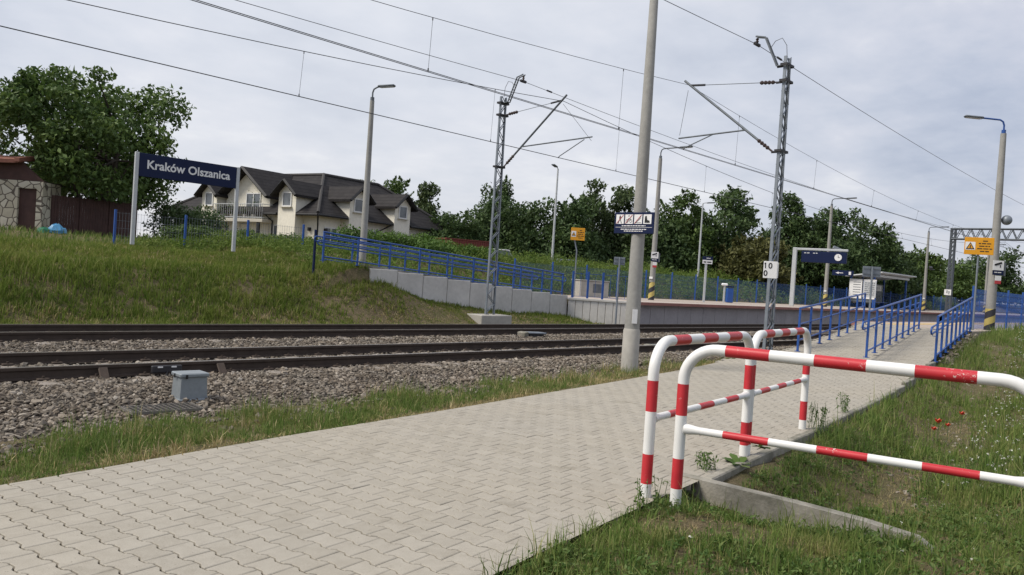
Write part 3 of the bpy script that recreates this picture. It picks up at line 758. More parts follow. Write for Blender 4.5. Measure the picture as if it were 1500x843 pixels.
# ------------------------------------------------------------------ signs
def bars(mb, x0, x1, z, h, y, m=0, seed=0):
    """a line of print too small to read: words as short bars"""
    r = random.Random(seed); x = x0
    while x < x1:
        w = r.uniform(1.5, 5) * h; w = min(w, x1 - x); mb.box((x + w / 2, y, z), (w, .004, h), m=m); x += w + h * .8
t = thing('prohibition_sign', 'navy board with four white pictograms on the bare concrete pole', 'sign', (13.05, 9.06, 2.62), R(-90))
MB().box((-.0, 0, .21), (.94, .02, .42), bev=.008).build('panel', M['navy'], t)
for i in range(4):
    x = -.33 + i * .215
    p = MB().box((x, -.013, .285), (.185, .006, .185)).build('pictogram', M['signwhite'], t)
    g = MB()
    if i == 0:
        g.sphere((x, -.018, .345), .016, nu=8, nv=5, sc=(1, .2, 1)); g.prism([(x - .02, -.017, .33), (x + .02, -.017, .33), (x + .012, -.017, .27), (x - .012, -.017, .27)], (0, -.003, 0))
        for s in (-1, 1): g.prism([(x + s * .004, -.017, .275), (x + s * .016, -.017, .275), (x + s * .045, -.017, .205), (x + s * .03, -.017, .205)], (0, -.003, 0))
    elif i == 1:
        for s in (-1, 1): g.tube([(x + s * .042 + .03 * math.cos(a), -.018, .25 + .03 * math.sin(a)) for a in [math.pi * 2 * k / 10 for k in range(11)]], .004, 4)
        g.tube([(x - .042, -.018, .25), (x - .01, -.018, .30), (x + .03, -.018, .30), (x + .042, -.018, .25)], .004, 4); g.sphere((x - .005, -.018, .35), .014, nu=8, nv=5, sc=(1, .2, 1))
    elif i == 2:
        g.tube([(x - .05, -.018, .22), (x + .05, -.018, .30), (x + .05, -.018, .35)], .005, 4); g.tube([(x - .07, -.018, .215), (x + .07, -.018, .215)], .004, 4)
    else:
        g.prism([(x - .06, -.017, .215), (x + .06, -.017, .215), (x + .05, -.017, .255), (x + .0, -.017, .27), (x - .02, -.017, .35), (x - .055, -.017, .34)], (0, -.003, 0))
    g.build('figure', M['black'], p)
    if i < 3:
        g = MB(); g.prism([(x - .085, -.022, .20), (x - .072, -.022, .20), (x + .085, -.022, .37), (x + .072, -.022, .37)], (0, -.002, 0)); g.build('red_slash', M['redsheet'], p)
mb = MB(); bars(mb, -.28, .28, .155, .016, -.013, seed=1); mb.box((0, -.013, .125), (.86, .004, .006)); bars(mb, -.30, .30, .085, .016, -.013, seed=2); bars(mb, -.22, .22, .05, .016, -.013, seed=3)
mb.build('print', M['signwhite'], t)
MB().box((0, .02, .21), (.1, .04, .3)).build('clamp', M['galv'], t)

t = thing('station_name_sign', 'navy station name board on two white posts on top of the grass bank', 'sign', (9.36, 24.0, 1.84))
for x in (0, 3.14): MB().box((x, 0, 1.33), (.11, .09, 2.7), bev=.012).build('post', M['steelpost'], t)
pn = MB().box((1.57, -.01, 2.33), (3.03, .045, .68), bev=.008).build('panel', M['navy'], t)
text_part('Kraków Olszanica', .352, M['signwhite'], pn, front_at(1.57, -.036, 2.24) @ Matrix.Scale(1.0, 4), bold=.008, align='CENTER')

def amber_sign(label, loc, rz, w, h, zc_, post_top, crank):
    t = thing('warning_sign', label, 'sign', loc, rz, 'amber warning signs')
    MB().tube([(0, .03, -.2), (0, .03, post_top), (crank, .03, zc_ - h / 2 + .06), (crank, .03, zc_ + h / 3)], .028, 8).build('post', M['galv'], t, smooth=40)
    pn = MB().box((0, -.02, zc_), (w, .02, h), bev=.006).build('panel', M['yellow'], t)
    MB().box((-w * .3, -.032, zc_ - .0), (w * .34, .005, h * .46)).build('white_square', M['signwhite'], pn)
    x, z, s = -w * .3, zc_, w * .15
    mb = MB(); mb.prism([(x - s, -.036, z - s * .85), (x + s, -.036, z - s * .85), (x, -.036, z + s * .95)], (0, -.003, 0)); mb.build('triangle', M['black'], pn)
    mb = MB(); mb.prism([(x - s * .66, -.041, z - s * .64), (x + s * .66, -.041, z - s * .64), (x, -.041, z + s * .6)], (0, -.003, 0)); mb.build('triangle_field', M['yellow'], pn)
    mb = MB(); mb.box((x, -.046, z - s * .1), (s * .2, .003, s * .6)); mb.box((x, -.046, z - s * .52), (s * .2, .003, s * .16)); mb.build('mark', M['black'], pn)
    mb = MB()
    for k, (a, b_) in enumerate(((.12, .28), (-.02, .42), (-.0, .36), (-.06, .44), (.04, .34))): bars(mb, w * a, w * b_, zc_ + h * (.30 - .15 * k), h * .055, -.032, seed=20 + k)
    mb.build('print', M['black'], pn)
amber_sign('amber warning board on a cranked post behind the left end of the far platform', (26.1, 20.9, .9), R(-47), .58, .52, 2.64, 1.95, -.13)
amber_sign('larger amber warning board by the right lamp above the ramp railing', (29.25, 6.78, .8), R(-70), .84, .56, 2.78, 2.2, -.0)

t = thing('distance_board', 'white hectometre board reading 10 and 0 on the right lattice mast', 'sign', (18.86, 8.93, 2.0), R(-62))
pn = MB().box((0, -.03, .2), (.33, .02, .42), bev=.006).build('panel', M['signwhite'], t)
text_part('0', .2, M['black'], pn, front_at(-.005, -.042, .235), bold=.004, align='CENTER'); MB().prism([(-.11, -.04, .235), (-.11, -.04, .375), (-.128, -.04, .375), (-.15, -.04, .35), (-.15, -.04, .33), (-.133, -.04, .345), (-.133, -.04, .235)], (0, -.004, 0)).build('lettering', M['black'], pn); text_part('0', .2, M['black'], pn, front_at(-.11, -.042, .045), bold=.004, align='CENTER')
MB().box((.18, .08, .2), (.02, .2, .38)).build('side_panel', M['signwhite'], t)

def camera_sign(label, loc, rz, s):
    t = thing('camera_sign', label, 'sign', loc, rz, 'camera surveillance signs')
    MB().box((0, 0, .33 * s), (.4 * s, .012, .36 * s)).build('panel', M['signwhite'], t)
    MB().box((0, -.001, .06 * s), (.4 * s, .012, .17 * s)).build('navy_band', M['navy'], t)
    mb = MB(); mb.box((0, -.011, .39 * s), (.25 * s, .008, .07 * s), Matrix.Rotation(-.35, 3, 'Y')); mb.box((.07 * s, -.011, .30 * s), (.03 * s, .008, .09 * s)); mb.box((-.12 * s, -.011, .35 * s), (.05 * s, .008, .05 * s), Matrix.Rotation(-.35, 3, 'Y')); mb.build('camera_symbol', M['black'], t)
    mb = MB(); bars(mb, -.14 * s, .14 * s, .07 * s, .03 * s, -.009, seed=5); mb.build('print', M['signwhite'], t)
    MB().box((.02, 0, -.14 * s), (.22 * s, .012, .18 * s)).build('lower_panel', M['signwhite'], t)
    MB().box((.02, -.001, -.29 * s), (.22 * s, .012, .12 * s)).build('red_band', M['redsheet'], t)
    MB().box((.26 * s, .06, .2 * s), (.06 * s, .1, .5 * s)).build('cable_box', M['galvdark'], t)
camera_sign('camera surveillance sign on the lamp behind the bare concrete pole', (31.94, 20.88, 2.75), R(-47), .85)
camera_sign('camera surveillance sign on the large right edge lamp', (31.0, 6.56, 2.75), R(-47), .92)

def sign_back(label, loc, H, w, h, rz):
    t = thing('sign_post', label, 'sign', loc, rz, 'signs seen from behind')
    MB().tube([(0, 0, -.2), (0, 0, H)], .035, 8).build('post', M['galv'], t, smooth=40)
    MB().box((0, .05, H - h / 2), (w, .012, h), bev=.003).build('panel', M['galv'], t)
    mb = MB()
    for k in (.25, .75): mb.box((0, .036, H - h * k), (w * .9, .012, .03))
    mb.build('rib', M['galvdark'], t)
sign_back('grey back of a small sign on a post before the splayed platform end', (24.75, 17.72, -.1), 2.7, .42, .3, R(-47))
sign_back('grey back of a wide sign on a post at the top of the ramp', (28.35, 9.75, .8), 1.95, .62, .36, R(-47))

t = thing('platform_sign', 'small platform sign with navy top and white field on a white post', 'sign', (36.6, 20.75, .9), R(-47))
MB().box((-.05, 0, 1.0), (.11, .08, 2.0), bev=.01).build('post', M['steelpost'], t)
pn = MB().box((0, -.05, 2.08), (.50, .02, .2)).build('white_field', M['signwhite'], t); mb = MB(); bars(mb, -.2, .2, 2.07, .06, -.063, seed=8); mb.build('print', M['black'], pn)
pn = MB().box((0, -.05, 2.27), (.52, .03, .18)).build('navy_field', M['navy'], t); mb = MB(); bars(mb, -.06, .14, 2.27, .035, -.067, seed=9); mb.build('print', M['signwhite'], pn)

t = thing('departure_display', 'navy departure display with white clock hung from a pale steel frame', 'display', (46.2, 20.4, .9), R(-78))
MB().box((0, 0, 1.75), (.24, .2, 3.5), bev=.02).build('post', M['steelpost'], t)
MB().box((1.5, 0, 3.42), (2.9, .16, .14), bev=.02).build('beam', M['steelpost'], t)
pn = MB().box((1.65, 0, 2.98), (2.5, .28, .66), bev=.02).build('display_case', M['navy'], t)
mb = MB(); mb.tube([(2.45, -.145, 3.0), (2.45, -.165, 3.0)], .2, 20); mb.build('clock_face', M['signwhite'], pn)
mb = MB(); mb.box((2.45, -.17, 3.06), (.02, .008, .13)); mb.box((2.49, -.17, 3.0), (.1, .008, .02)); mb.build('clock_hands', M['black'], pn)
mb = MB(); bars(mb, .55, .85, 3.2, .05, -.145, seed=3); bars(mb, 1.05, 1.3, 3.2, .05, -.145, seed=4); mb.build('print', M['lampglass'], pn)
t = thing('direction_sign', 'small navy arrow sign on the lamp behind the departure display', 'sign', (52.55, 20.7, 3.2), R(-78))
MB().box((.75, 0, 0), (1.3, .05, .34)).build('panel', M['navy'], t)
mb = MB(); mb.prism([(.3, -.03, 0), (.5, -.03, .07), (.5, -.03, -.07)], (0, -.005, 0)); mb.box((.62, -.032, 0), (.3, .005, .04)); mb.box((1.18, -.032, 0), (.14, .005, .2)); mb.build('arrow', M['signwhite'], t)
t = thing('security_camera', 'small grey camera on the lamp above the departure display', 'camera', (52.6, 20.55, 4.75), R(-60))
MB().box((.15, 0, 0), (.6, .22, .22), Matrix.Rotation(.4, 3, 'Y'), bev=.03).build('housing', M['galv'], t); MB().tube([(0, .3, -.1), (.1, 0, -.1)], .03, 6).build('bracket', M['galvdark'], t)
t = thing('security_camera', 'small dark camera on the lamp right of the shelter', 'camera', (73.7, 20.6, 4.55), R(200))
MB().box((.15, 0, 0), (.6, .25, .25), Matrix.Rotation(.2, 3, 'Y'), bev=.03).build('housing', M['iron'], t); MB().tube([(-.1, .3, -.1), (.1, 0, -.1)], .03, 6).build('bracket', M['galvdark'], t)

# help point, bin, concrete box
t = thing('ticket_validator', 'slim white post with rounded hood on the far platform', 'ticket machine', (39.7, 21.35, .9), R(-47))
MB().box((0, 0, .48), (.09, .09, .96), bev=.01).build('post', M['steelpost'], t); MB().box((0, 0, 1.0), (.34, .2, .14), bev=.05).build('hood', M['signwhite'], t)
t = thing('litter_bin', 'navy litter bin beside the slim white post on the far platform', 'bin', (40.5, 21.45, .9), R(-47))
MB().box((0, 0, .42), (.36, .32, .8), bev=.03).build('body', M['blue'], t); MB().box((0, 0, .9), (.4, .36, .08), bev=.02).build('lid', M['navy'], t)
t = thing('concrete_chest', 'weathered grey concrete box behind the short blue fence', 'box', (29.0, 22.3, .88), R(-20))
MB().box((0, 0, .36), (1.5, .8, .74), bev=.02).build('body', M['concrete_lt'], t); MB().box((0, 0, .755), (1.56, .86, .06), bev=.015).build('lid', M['concrete'], t)
MB().box((.15, -.404, .42), (.5, .006, .4)).build('grey_patch', M['galvdark'], t)

# ------------------------------------------------------------------ shelter
t = thing('platform_shelter', 'blue framed passenger shelter with pale sloping roof on the far platform', 'shelter', (63.0, 21.3, .9), 0)
L, D_, H = 7.4, 1.9, 2.3
for x in (0, L / 3, 2 * L / 3, L):
    MB().box((x, D_, 1.2), (.12, .12, 2.4)).build('post', M['blue'], t)
for x in (0, L): MB().box((x, .15, 1.2), (.12, .12, 2.4)).build('post', M['blue'], t)
mb = MB(); mb.prism([(-.4, -.5, 2.75), (-.4, D_ + .3, 2.35), (-.4, D_ + .3, 2.43), (-.4, -.5, 2.83)], (L + .8, 0, 0)); mb.build('roof', M['roofsheet'], t)
MB().box((L / 2, .0, 2.52), (L + .3, .08, .16)).build('fascia', M['roofsheet'], t)
for k in range(3): MB().box((L / 3 * (k + .5), D_, 1.15), (L / 3 - .2, .02, 1.6)).build('glass_pane', M['glass'], t)
MB().box((0, 1.0, 1.3), (.03, 1.6, 1.7)).build('side_pane', M['glass'], t)
for (y, w) in ((.45, .95), (1.5, .95)):
    p = MB().box((-.05, y, 1.45), (.05, w, 1.5)).build('poster', M['signwhite'], t)
    mb = MB()
    for k in range(6): mb.box((-.078, y - .1, 1.95 - k * .19), (.004, w * .6, .05))
    mb.build('print', M['galvdark'], p)
mb = MB(); mb.box((L / 2, D_ - .35, .48), (L - 1, .4, .05))
for x in (1, L / 2, L - 1): mb.box((x, D_ - .3, .23), (.06, .3, .46))
mb.build('bench', M['blue'], t)
t = thing('timetable_case', 'white timetable case left of the shelter with printed sheets', 'notice board', (59.6, 20.6, .9), R(-70))
for x in (-.4, .4): MB().box((x, 0, 1.0), (.08, .08, 2.0)).build('post', M['blue'], t)
p = MB().box((0, -.03, 1.4), (.85, .06, 1.15)).build('case', M['lampglass'], t)
mb = MB()
for k in range(7): bars(mb, -.33, .33, 1.86 - k * .14, .05, -.064, seed=50 + k)
mb.build('print', M['galvdark'], p)

# ------------------------------------------------------------------ overhead line masts
def lattice(t, H, w0, w1, d0=.16, axis_x=True, name='lattice_column'):
    """two channels joined by zigzag lacing; channels stand apart along local x"""
    for s in (-1, 1):
        mb = MB(); a0 = s * w0 / 2; a1 = s * w1 / 2
        prof = [(0, -d0 / 2), (0, d0 / 2), (-s * .04, d0 / 2), (-s * .04, d0 / 2 - .01), (-s * .01, d0 / 2 - .01), (-s * .01, -d0 / 2 + .01), (-s * .04, -d0 / 2 + .01), (-s * .04, -d0 / 2)]
        n = len(prof); vs = [(a0 + p[0], p[1], -.3) for p in prof] + [(a1 + p[0], p[1], H) for p in prof]
        mb.add(vs, [(i, (i + 1) % n, (i + 1) % n + n, i + n) for i in range(n)] + [tuple(range(n)), tuple(range(n, 2 * n))])
        mb.build('channel', M['galv'], t)
    mb = MB(); k = int(H / .30)
    for y in (-d0 / 2 - .003, d0 / 2 + .003):
        for i in range(k):
            z0 = H * i / k + .05; z1 = H * (i + 1) / k + .05 if i < k - 1 else H; s = 1 if i % 2 else -1
            h0 = lerp(w0, w1, z0 / H) / 2 - .03; h1 = lerp(w0, w1, z1 / H) / 2 - .03
            mb.rod((s * h0, y, z0), (-s * h1, y, z1), .026)
    mb.build('lacing', M['galv'], t)
def insul(mb, a, b, r=.05, n=5):
    a = Vector(a); b = Vector(b); pts_ = []; rs = []
    for i in range(2 * n + 1): pts_.append(a.lerp(b, i / (2 * n))); rs.append(r if i % 2 else r * .55)
    mb.tube(pts_, rs, 10)
def make_mast(label, loc, rz, H, cz, far):
    """local +y points to the track; contact wire 2.7 m away"""
    t = thing('catenary_mast', label, 'mast', loc, rz, 'lattice catenary masts'); lattice(t, H, .44, .27, .075)
    for z in (cz, H - .62, H - .22):
        mb = MB(); mb.add([(x_ * .5, y_ * .5, z + q_) for q_ in (-.03, .03) for x_, y_ in ((-.42, -.18), (.42, -.18), (.42, .18), (-.42, .18), (-.36, -.14), (.36, -.14), (.36, .14), (-.36, .14))], [(i, (i + 1) % 4, (i + 1) % 4 + 8, i + 8) for i in range(4)] + [(4 + i, 4 + (i + 1) % 4, 12 + (i + 1) % 4, 12 + i) for i in range(4)] + [(b + i, b + (i + 1) % 4, b + 4 + (i + 1) % 4, b + 4 + i) for b in (0, 8) for i in range(4)]); mb.tube([(0, .08, z), (0, .26, z)], .03, 6); mb.build('clamp_band', M['iron'], t)
    yc = 2.62 if far else 2.79
    bz_ = H - .22
    mb = MB()
    for x in (-.05, .05): mb.tube([(x, .0, bz_), (x, .26, bz_ + .02), (x, .62, bz_ + .80), (x, .88, bz_ + .86)], .024, 6)
    for k in range(5): q = .1 + .2 * k; mb.rod((-.05, lerp(.26, .62, q), bz_ + .02 + .78 * q), (.05, lerp(.26, .62, q), bz_ + .02 + .78 * q), .02)
    mb.build('wire_bracket', M['galvdark'], t)
    mb = MB(); insul(mb, (0, .86, bz_ + .82), (0, .86, bz_ + .64), .045, 3); mb.build('bracket_insulator', M['porcelain'], t)
    top = Vector((0, yc + .05, cz + 2.05)); base = Vector((0, .22, cz))
    d = (top - base); L_ = d.length; d.normalize()
    p = MB().tube([base + d * .55, top + d * .12], .032, 8).build('cantilever_tube', M['galvdark'], t, smooth=50)
    mb = MB(); insul(mb, base + d * .15, base + d * .55, .055, 4); mb.tube([base, base + d * .16], .025, 6); mb.build('insulator', M['porcelain'], p)
    st = Vector((0, .1, H - .62)); e = top - d * .12; dd = (e - st).normalized()
    p = MB().tube([st + dd * .6, e - dd * .4], .009, 6).build('stay_rod', M['galvdark'], t); MB().tube([e - dd * .45, e], .03, 6).build('stay_clamp', M['iron'], p)
    mb = MB(); insul(mb, st + dd * .2, st + dd * .6, .055, 4); mb.tube([st, st + dd * .2], .02, 6); mb.build('insulator', M['porcelain'], p)
    za = cz + .62; y0 = base.y + d.y / d.z * (za - cz); y1 = yc + (1.25 if far else .22)
    p = MB().tube([(0, y0, za), (0, y1, za - (-.12 if far else .08))], .022, 8).build('registration_arm', M['galvdark'], t, smooth=50)
    wz = 5.42 - loc[2]
    ys = yc + (.95 if far else -.82)
    MB().tube([(0, ys, za + (.06 if far else -.05)), (0, yc, wz + .05), (0, yc - (.05 if far else -.05), wz)], .016, 6).build('steady_arm', M['galvdark'], p)
    mb = MB()
    mb.tube([(0, y0 + .1, za + .12), (0, y0 + .1, za - .02)], .008, 5); mb.tube([(0, yc + .02, cz + 1.85), (0, y1 - .02, za)], .006, 5); mb.build('hanger_wire', M['wire'], p)
    mb = MB(); mb.tube([(0, .02, H), (.0, .05, H + .3), (0, .18, H + .5), (0, .36, H + .45), (0, .48, bz_ + .5)], .008, 5); mb.build('earth_lead', M['wire'], t, smooth=60)
    return t
m2 = make_mast('grey lattice mast beside the near track, right of the bare concrete pole', (19.2, 9.02, -.1), 0, 7.68, 5.3, False)
m1 = make_mast('grey lattice mast beyond the far track on a concrete footing', (19.15, 18.9, 0), R(180), 7.6, 5.25, True)
MB().box((0, 0, .06), (1.45, .75, .44), bev=.02).build('footing', M['concrete_lt'], m1)

# portal over both tracks in the distance
t = thing('signal_gantry', 'distant lattice portal spanning both tracks at the right', 'gantry', (78.2, 20.2, .5), R(-90))
for x in (0, 14.2):
    mb = MB()
    for a in (-.16, .16):
        for b_ in (-.2, .2): mb.rod((x + a, b_, -.5), (x + a, b_, 7.85), .09)
    for k in range(20): z = .3 + k * .38; mb.rod((x - .16, -.2, z), (x + .16, -.2, z + .38), .04); mb.rod((x - .16, .2, z + .38), (x + .16, .2, z), .04); mb.rod((x, -.2, z), (x, .2, z + .38), .04)
    mb.build('leg', M['galvdark'], t)
mb = MB()
for z in (6.9, 7.8):
    for y in (-.25, .25): mb.rod((-.1, y, z), (14.3, y, z), .1)
for k in range(18):
    x = .2 + k * .78; 
    for y in (-.25, .25): mb.rod((x, y, 6.9), (x + .39, y, 7.8), .05); mb.rod((x + .39, y, 7.8), (x + .78, y, 6.9), .05)
mb.build('truss_beam', M['galvdark'], t)
p = MB().box((-.05, -.3, 2.15), (.55, .03, .5)).build('number_plate', M['signwhite'], t); mb = MB(); mb.box((-.1, -.325, 2.2), (.07, .01, .25)); mb.box((.06, -.325, 2.2), (.14, .01, .06)); mb.box((.06, -.325, 2.08), (.06, .01, .2)); mb.build('print', M['galvdark'], p)

# ------------------------------------------------------------------ overhead wires
def sagline(p, q, sag, n=24):
    p = Vector(p); q = Vector(q)
    return [p.lerp(q, i / n) - Vector((0, 0, 4 * sag * (i / n) * (1 - i / n))) for i in range(n + 1)]
def catenary(label, yc, off_prev, off_here, off_next, r=.0095, twin=False):
    t = thing('catenary_line', label, 'overhead wires', (19.2, yc, 0), 0, 'catenary lines')
    X0, X1, X2, X3 = -62.2, 0.0, 59, 121
    ys = lambda x: np.interp(x, [X0, X1, X2, X3], [off_prev, off_here, off_next, -off_next])
    zc_ = 5.42
    for s in ((-.035, .035) if twin else (0,)):
        MB().tube([(x, ys(x) + s, zc_) for x in (X0, X1, X2, X3)], r, 6).build('contact_wire', M['wire'], t)
    def gap(x):
        a, b_ = (X0, X1) if x < X1 else (X1, X2) if x < X2 else (X2, X3)
        u = (x - (a + b_) / 2) / ((b_ - a) / 2); return .32 + (1.78 - .32) * u * u
    path = []
    for a, b_ in ((X0, X1), (X1, X2), (X2, X3)):
        for i in range(25):
            x = lerp(a, b_, i / 25); path.append((x, ys(x) * .4, zc_ + gap(x)))
    MB().tube(path, r * .85, 6).build('messenger_wire', M['wire'], t)
    for a, b_ in ((X0, X1), (X1, X2)):
        for i in range(10):
            x = lerp(a, b_, (i + .5) / 10)
            if x < -26: continue
            mb = MB(); mb.tube([(x, ys(x), zc_), (x + .05, ys(x) * .4, zc_ + gap(x))], .0042, 5); mb.tube([(x, ys(x), zc_), (x, ys(x), zc_ + .06)], .014, 5); mb.tube([(x + .05, ys(x) * .4, zc_ + gap(x) - .05), (x + .05, ys(x) * .4, zc_ + gap(x))], .012, 5)
            mb.build('dropper', M['wire'], t)
catenary('contact and messenger wires hung over the near track', 11.83, -.2, .0, .25, .0072, True)
catenary('contact and messenger wires hung over the far track', 16.28, .2, 0, -.25, .0105)
def feeder(label, y, z, x1, sag=.55):
    t = thing('feeder_wire', label, 'overhead wire', (x1, y, z), 0, 'bare feeder wires on the mast tops')
    MB().tube(sagline((-60, 0, 0), (0, 0, 0), sag) + sagline((0, 0, 0), (60, 0, -.2), sag)[1:] + sagline((60, 0, -.2), (122, 0, -.2), sag)[1:], .0085, 6).build('wire', M['wire'], t)
    mb = MB(); mb.tube([(1.2, 0, -.04), (1.45, 0, -.05)], .03, 6); mb.tube([(-.12, 0, 0), (.12, 0, 0)], .05, 6); mb.build('wire_clamp', M['iron'], t)
feeder('bare wire on the bracket of the mast beside the near track', 9.88, 8.02, 19.2)
feeder('bare wire on the bracket of the mast beyond the far track', 18.04, 8.02, 19.15)

# ------------------------------------------------------------------ small trackside things
t = thing('trackside_box', 'grey metal cabinet standing on the ballast near the path', 'cabinet', (4.44, 9.40, -.12), R(-3))
mb = MB(); w, dd, h = .165, .135, .30
mb.add([(-w, -dd, .04), (w, -dd, .04), (w, dd, .04), (-w, dd, .04), (-w + .012, -dd + .012, h), (w - .012, -dd + .012, h), (w - .012, dd - .012, h), (-w + .012, dd - .012, h)], [(0, 1, 2, 3), (4, 5, 6, 7), (0, 1, 5, 4), (1, 2, 6, 5), (2, 3, 7, 6), (3, 0, 4, 7)])
mb.build('body', M['greypaint'], t)
lid = MB().box((0, 0, h + .022), (.355, .295, .05), bev=.012).build('lid', M['greypaint'], t)
mb = MB(); mb.box((-.1, -.15, h + .01), (.025, .01, .05)); mb.box((-.18, .02, h + .01), (.01, .025, .05)); mb.build('latch', M['black'], lid)
MB().box((0, 0, .025), (.41, .345, .035), bev=.008).build('base_flange', M['greypaint'], t); MB().box((.02, -.2, .0), (.2, .05, .03), bev=.01).build('foot', M['concrete_lt'], t)
t = thing('steel_grating', 'flat steel mesh grate lying in the stones before the grey cabinet', 'grate', (3.92, 8.93, -.10), R(-3))
mb = MB()
for s in (-1, 1): mb.box((0, s * .2, 0), (.78, .012, .03)); mb.box((s * .385, 0, 0), (.012, .4, .03))
mb.build('frame', M['grate'], t); mb = MB()
for i in range(13): x = -.36 + i * .06; mb.box((x, 0, .004), (.005, .39, .022))
for i in range(6): y = -.15 + i * .06; mb.box((0, y, .006), (.76, .005, .016))
mb.build('bars', M['grate'], t)
t = thing('wheel_sensor', 'dark sensor with two white labels clamped to the nearest rail', 'sensor', (4.83, 10.98, -.02))
MB().box((0, -.03, .07), (.42, .05, .10), bev=.012).build('housing', M['iron'], t)
for x in (-.1, .09): MB().box((x, -.058, .10), (.07, .004, .02)).build('label', M['signwhite'], t)
MB().tube([(.0, -.05, .04), (-.04, -.12, -.02), (-.12, -.22, -.05)], .012, 6).build('cable', M['black'], t)
for x, an in ((3.98, .5), (5.6, -.5)):
    mb = MB(); mb.prism([(-.05, -.16, -.03), (.05, -.16, -.03), (.07, -.0, .10), (-.03, 0, .10)], (.012, 0, .02))
    o = mb.build('deflector', M['rail']); o.location = (x, 10.99, -.02)
    tag(o, 'angled dark deflector plate on the nearest rail left of the sensor' if an > 0 else 'angled dark deflector plate on the nearest rail right of the sensor', 'plate', 'rail deflector plates')
def cover(label, loc, rz=0):
    t = thing('cable_cover', label, 'cover', loc, rz, 'pale covers between the rails')
    MB().box((.1, 0, .10), (.75, .32, .05), Matrix.Rotation(.03, 3, 'Y'), bev=.012).build('lid', M['galv'], t)
    mb = MB(); mb.box((.1, 0, .04), (.6, .22, .08)); mb.build('body', M['iron'], t)
    MB().box((-.36, 0, .07), (.17, .3, .13), Matrix.Rotation(-.15, 3, 'Y'), bev=.015).build('block', M['concrete_dk'], t)
cover('pale metal cover beside the far track left of the bare concrete pole', (17.0, 15.05, -.05))
cover('pale metal cover in the near track behind the barrier', (18.0, 11.5, -.05))

# ------------------------------------------------------------------ big house
HX, HY = 25.23, 38.96
house = thing('house', 'cream rendered house with dark hipped tile roof, dormers and a balcony', 'house', (HX, HY, 0), R(10))
# local +x = right facade, local +y = left facade; eave corner at the origin, eaves 4.45, ridge 7.2
EZ, RZ, ov, Wd = 4.45, 7.2, .6, 8.0
LA, LB = 14.6, 12.6
mb = MB()
mb.prism([(ov, ov, 1), (LB - ov, ov, 1), (LB - ov, Wd - ov, 1), (Wd - ov, Wd - ov, 1), (Wd - ov, LA - ov, 1), (ov, LA - ov, 1)], (0, 0, EZ + .08 - 1))
mb.build('wall', M['wall'], house)
h = Wd / 2
e0 = (0, 0, EZ); eB = (LB, 0, EZ); eB2 = (LB, Wd, EZ); iC = (Wd, Wd, EZ); eA = (0, LA, EZ); eA2 = (Wd, LA, EZ)
r0 = (h, h, RZ); rB = (LB - h * .9, h, RZ); rA = (h, LA - h * .9, RZ)
mb = MB()
for poly in ([e0, eB, rB, r0], [e0, r0, rA, eA], [eB, eB2, rB], [eB2, iC, r0, rB], [iC, eA2, rA, r0], [eA, rA, eA2]):
    n = len(poly); mb.add([Vector(p) for p in poly] + [Vector(p) - Vector((0, 0, .16)) for p in poly], [tuple(range(n)), tuple(range(n, 2 * n))] + [(i, (i + 1) % n, (i + 1) % n + n, i + n) for i in range(n)])
roof = mb.build('roof', M['tile'], house)
mb = MB()
for a, b_ in ((e0, r0), (r0, rB), (r0, rA), (eB, rB), (eA, rA)): mb.tube([Vector(a) + Vector((0, 0, .03)), Vector(b_) + Vector((0, 0, .05))], .1, 7)
mb.build('ridge_caps', M['ridge'], roof)
for a, b_ in (((-.05, -.05, EZ - .1), (2.3, -.05, EZ - .1)), ((4.0, -.05, EZ - .1), (6.25, -.05, EZ - .1)), ((7.95, -.05, EZ - .1), (LB, -.05, EZ - .1)), ((-.05, -.05, EZ - .1), (-.05, 1.7, EZ - .1)), ((-.05, 3.4, EZ - .1), (-.05, 4.5, EZ - .1)), ((-.05, 10.6, EZ - .1), (-.05, LA, EZ - .1))):
    MB().tube([a, b_], .075, 8).build('gutter', M['black'], roof)
for pth in (((-.05, -.05, EZ - .12), (.35, .35, EZ - .5), (.52, .52, EZ - .75), (.52, .52, 1.9)), ((-.05, 4.4, EZ - .15), (.5, 4.4, EZ - .5), (.54, 4.4, 1.9)), ((6.2, -.05, EZ - .12), (5.6, .5, EZ - .6), (5.55, .52, 1.9)), ((.54, 8.7, 3.9), (.54, 8.7, 1.9))):
    MB().tube(pth, .045, 8).build('downpipe', M['black'], house, smooth=50)
def wdw(parent, M4, w, h_, two=True, tilt=False):
    """window in local frame: x right, z up, outside = -y"""
    def T(mb): mb.v = [tuple(M4 @ Vector(v)) for v in mb.v]; return mb
    mb = MB(); f = .07
    mb.box((0, -.02, f / 2), (w, .06, f)); mb.box((0, -.02, h_ - f / 2), (w, .06, f))
    for s in (-1, 1): mb.box((s * (w - f) / 2, -.02, h_ / 2), (f, .06, h_ - 2 * f))
    if two: mb.box((0, -.02, h_ / 2), (f * .9, .055, h_ - 2 * f))
    o = T(mb).build('window', M['frame'], parent)
    T(MB().box((0, -.005, h_ / 2), (w - 2 * f + .01, .02, h_ - 2 * f + .01))).build('pane', M['glass'], o)
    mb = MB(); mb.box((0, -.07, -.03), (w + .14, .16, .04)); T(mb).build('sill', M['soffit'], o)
    return o
def facA(a, z): return Matrix.Translation((ov - .002, a, z)) @ Matrix.Rotation(R(-90), 4, 'Z')      # left facade, outside = -x
def facB(b_, z): return Matrix.Translation((b_, ov - .002, z))                                        # right facade, outside = -y
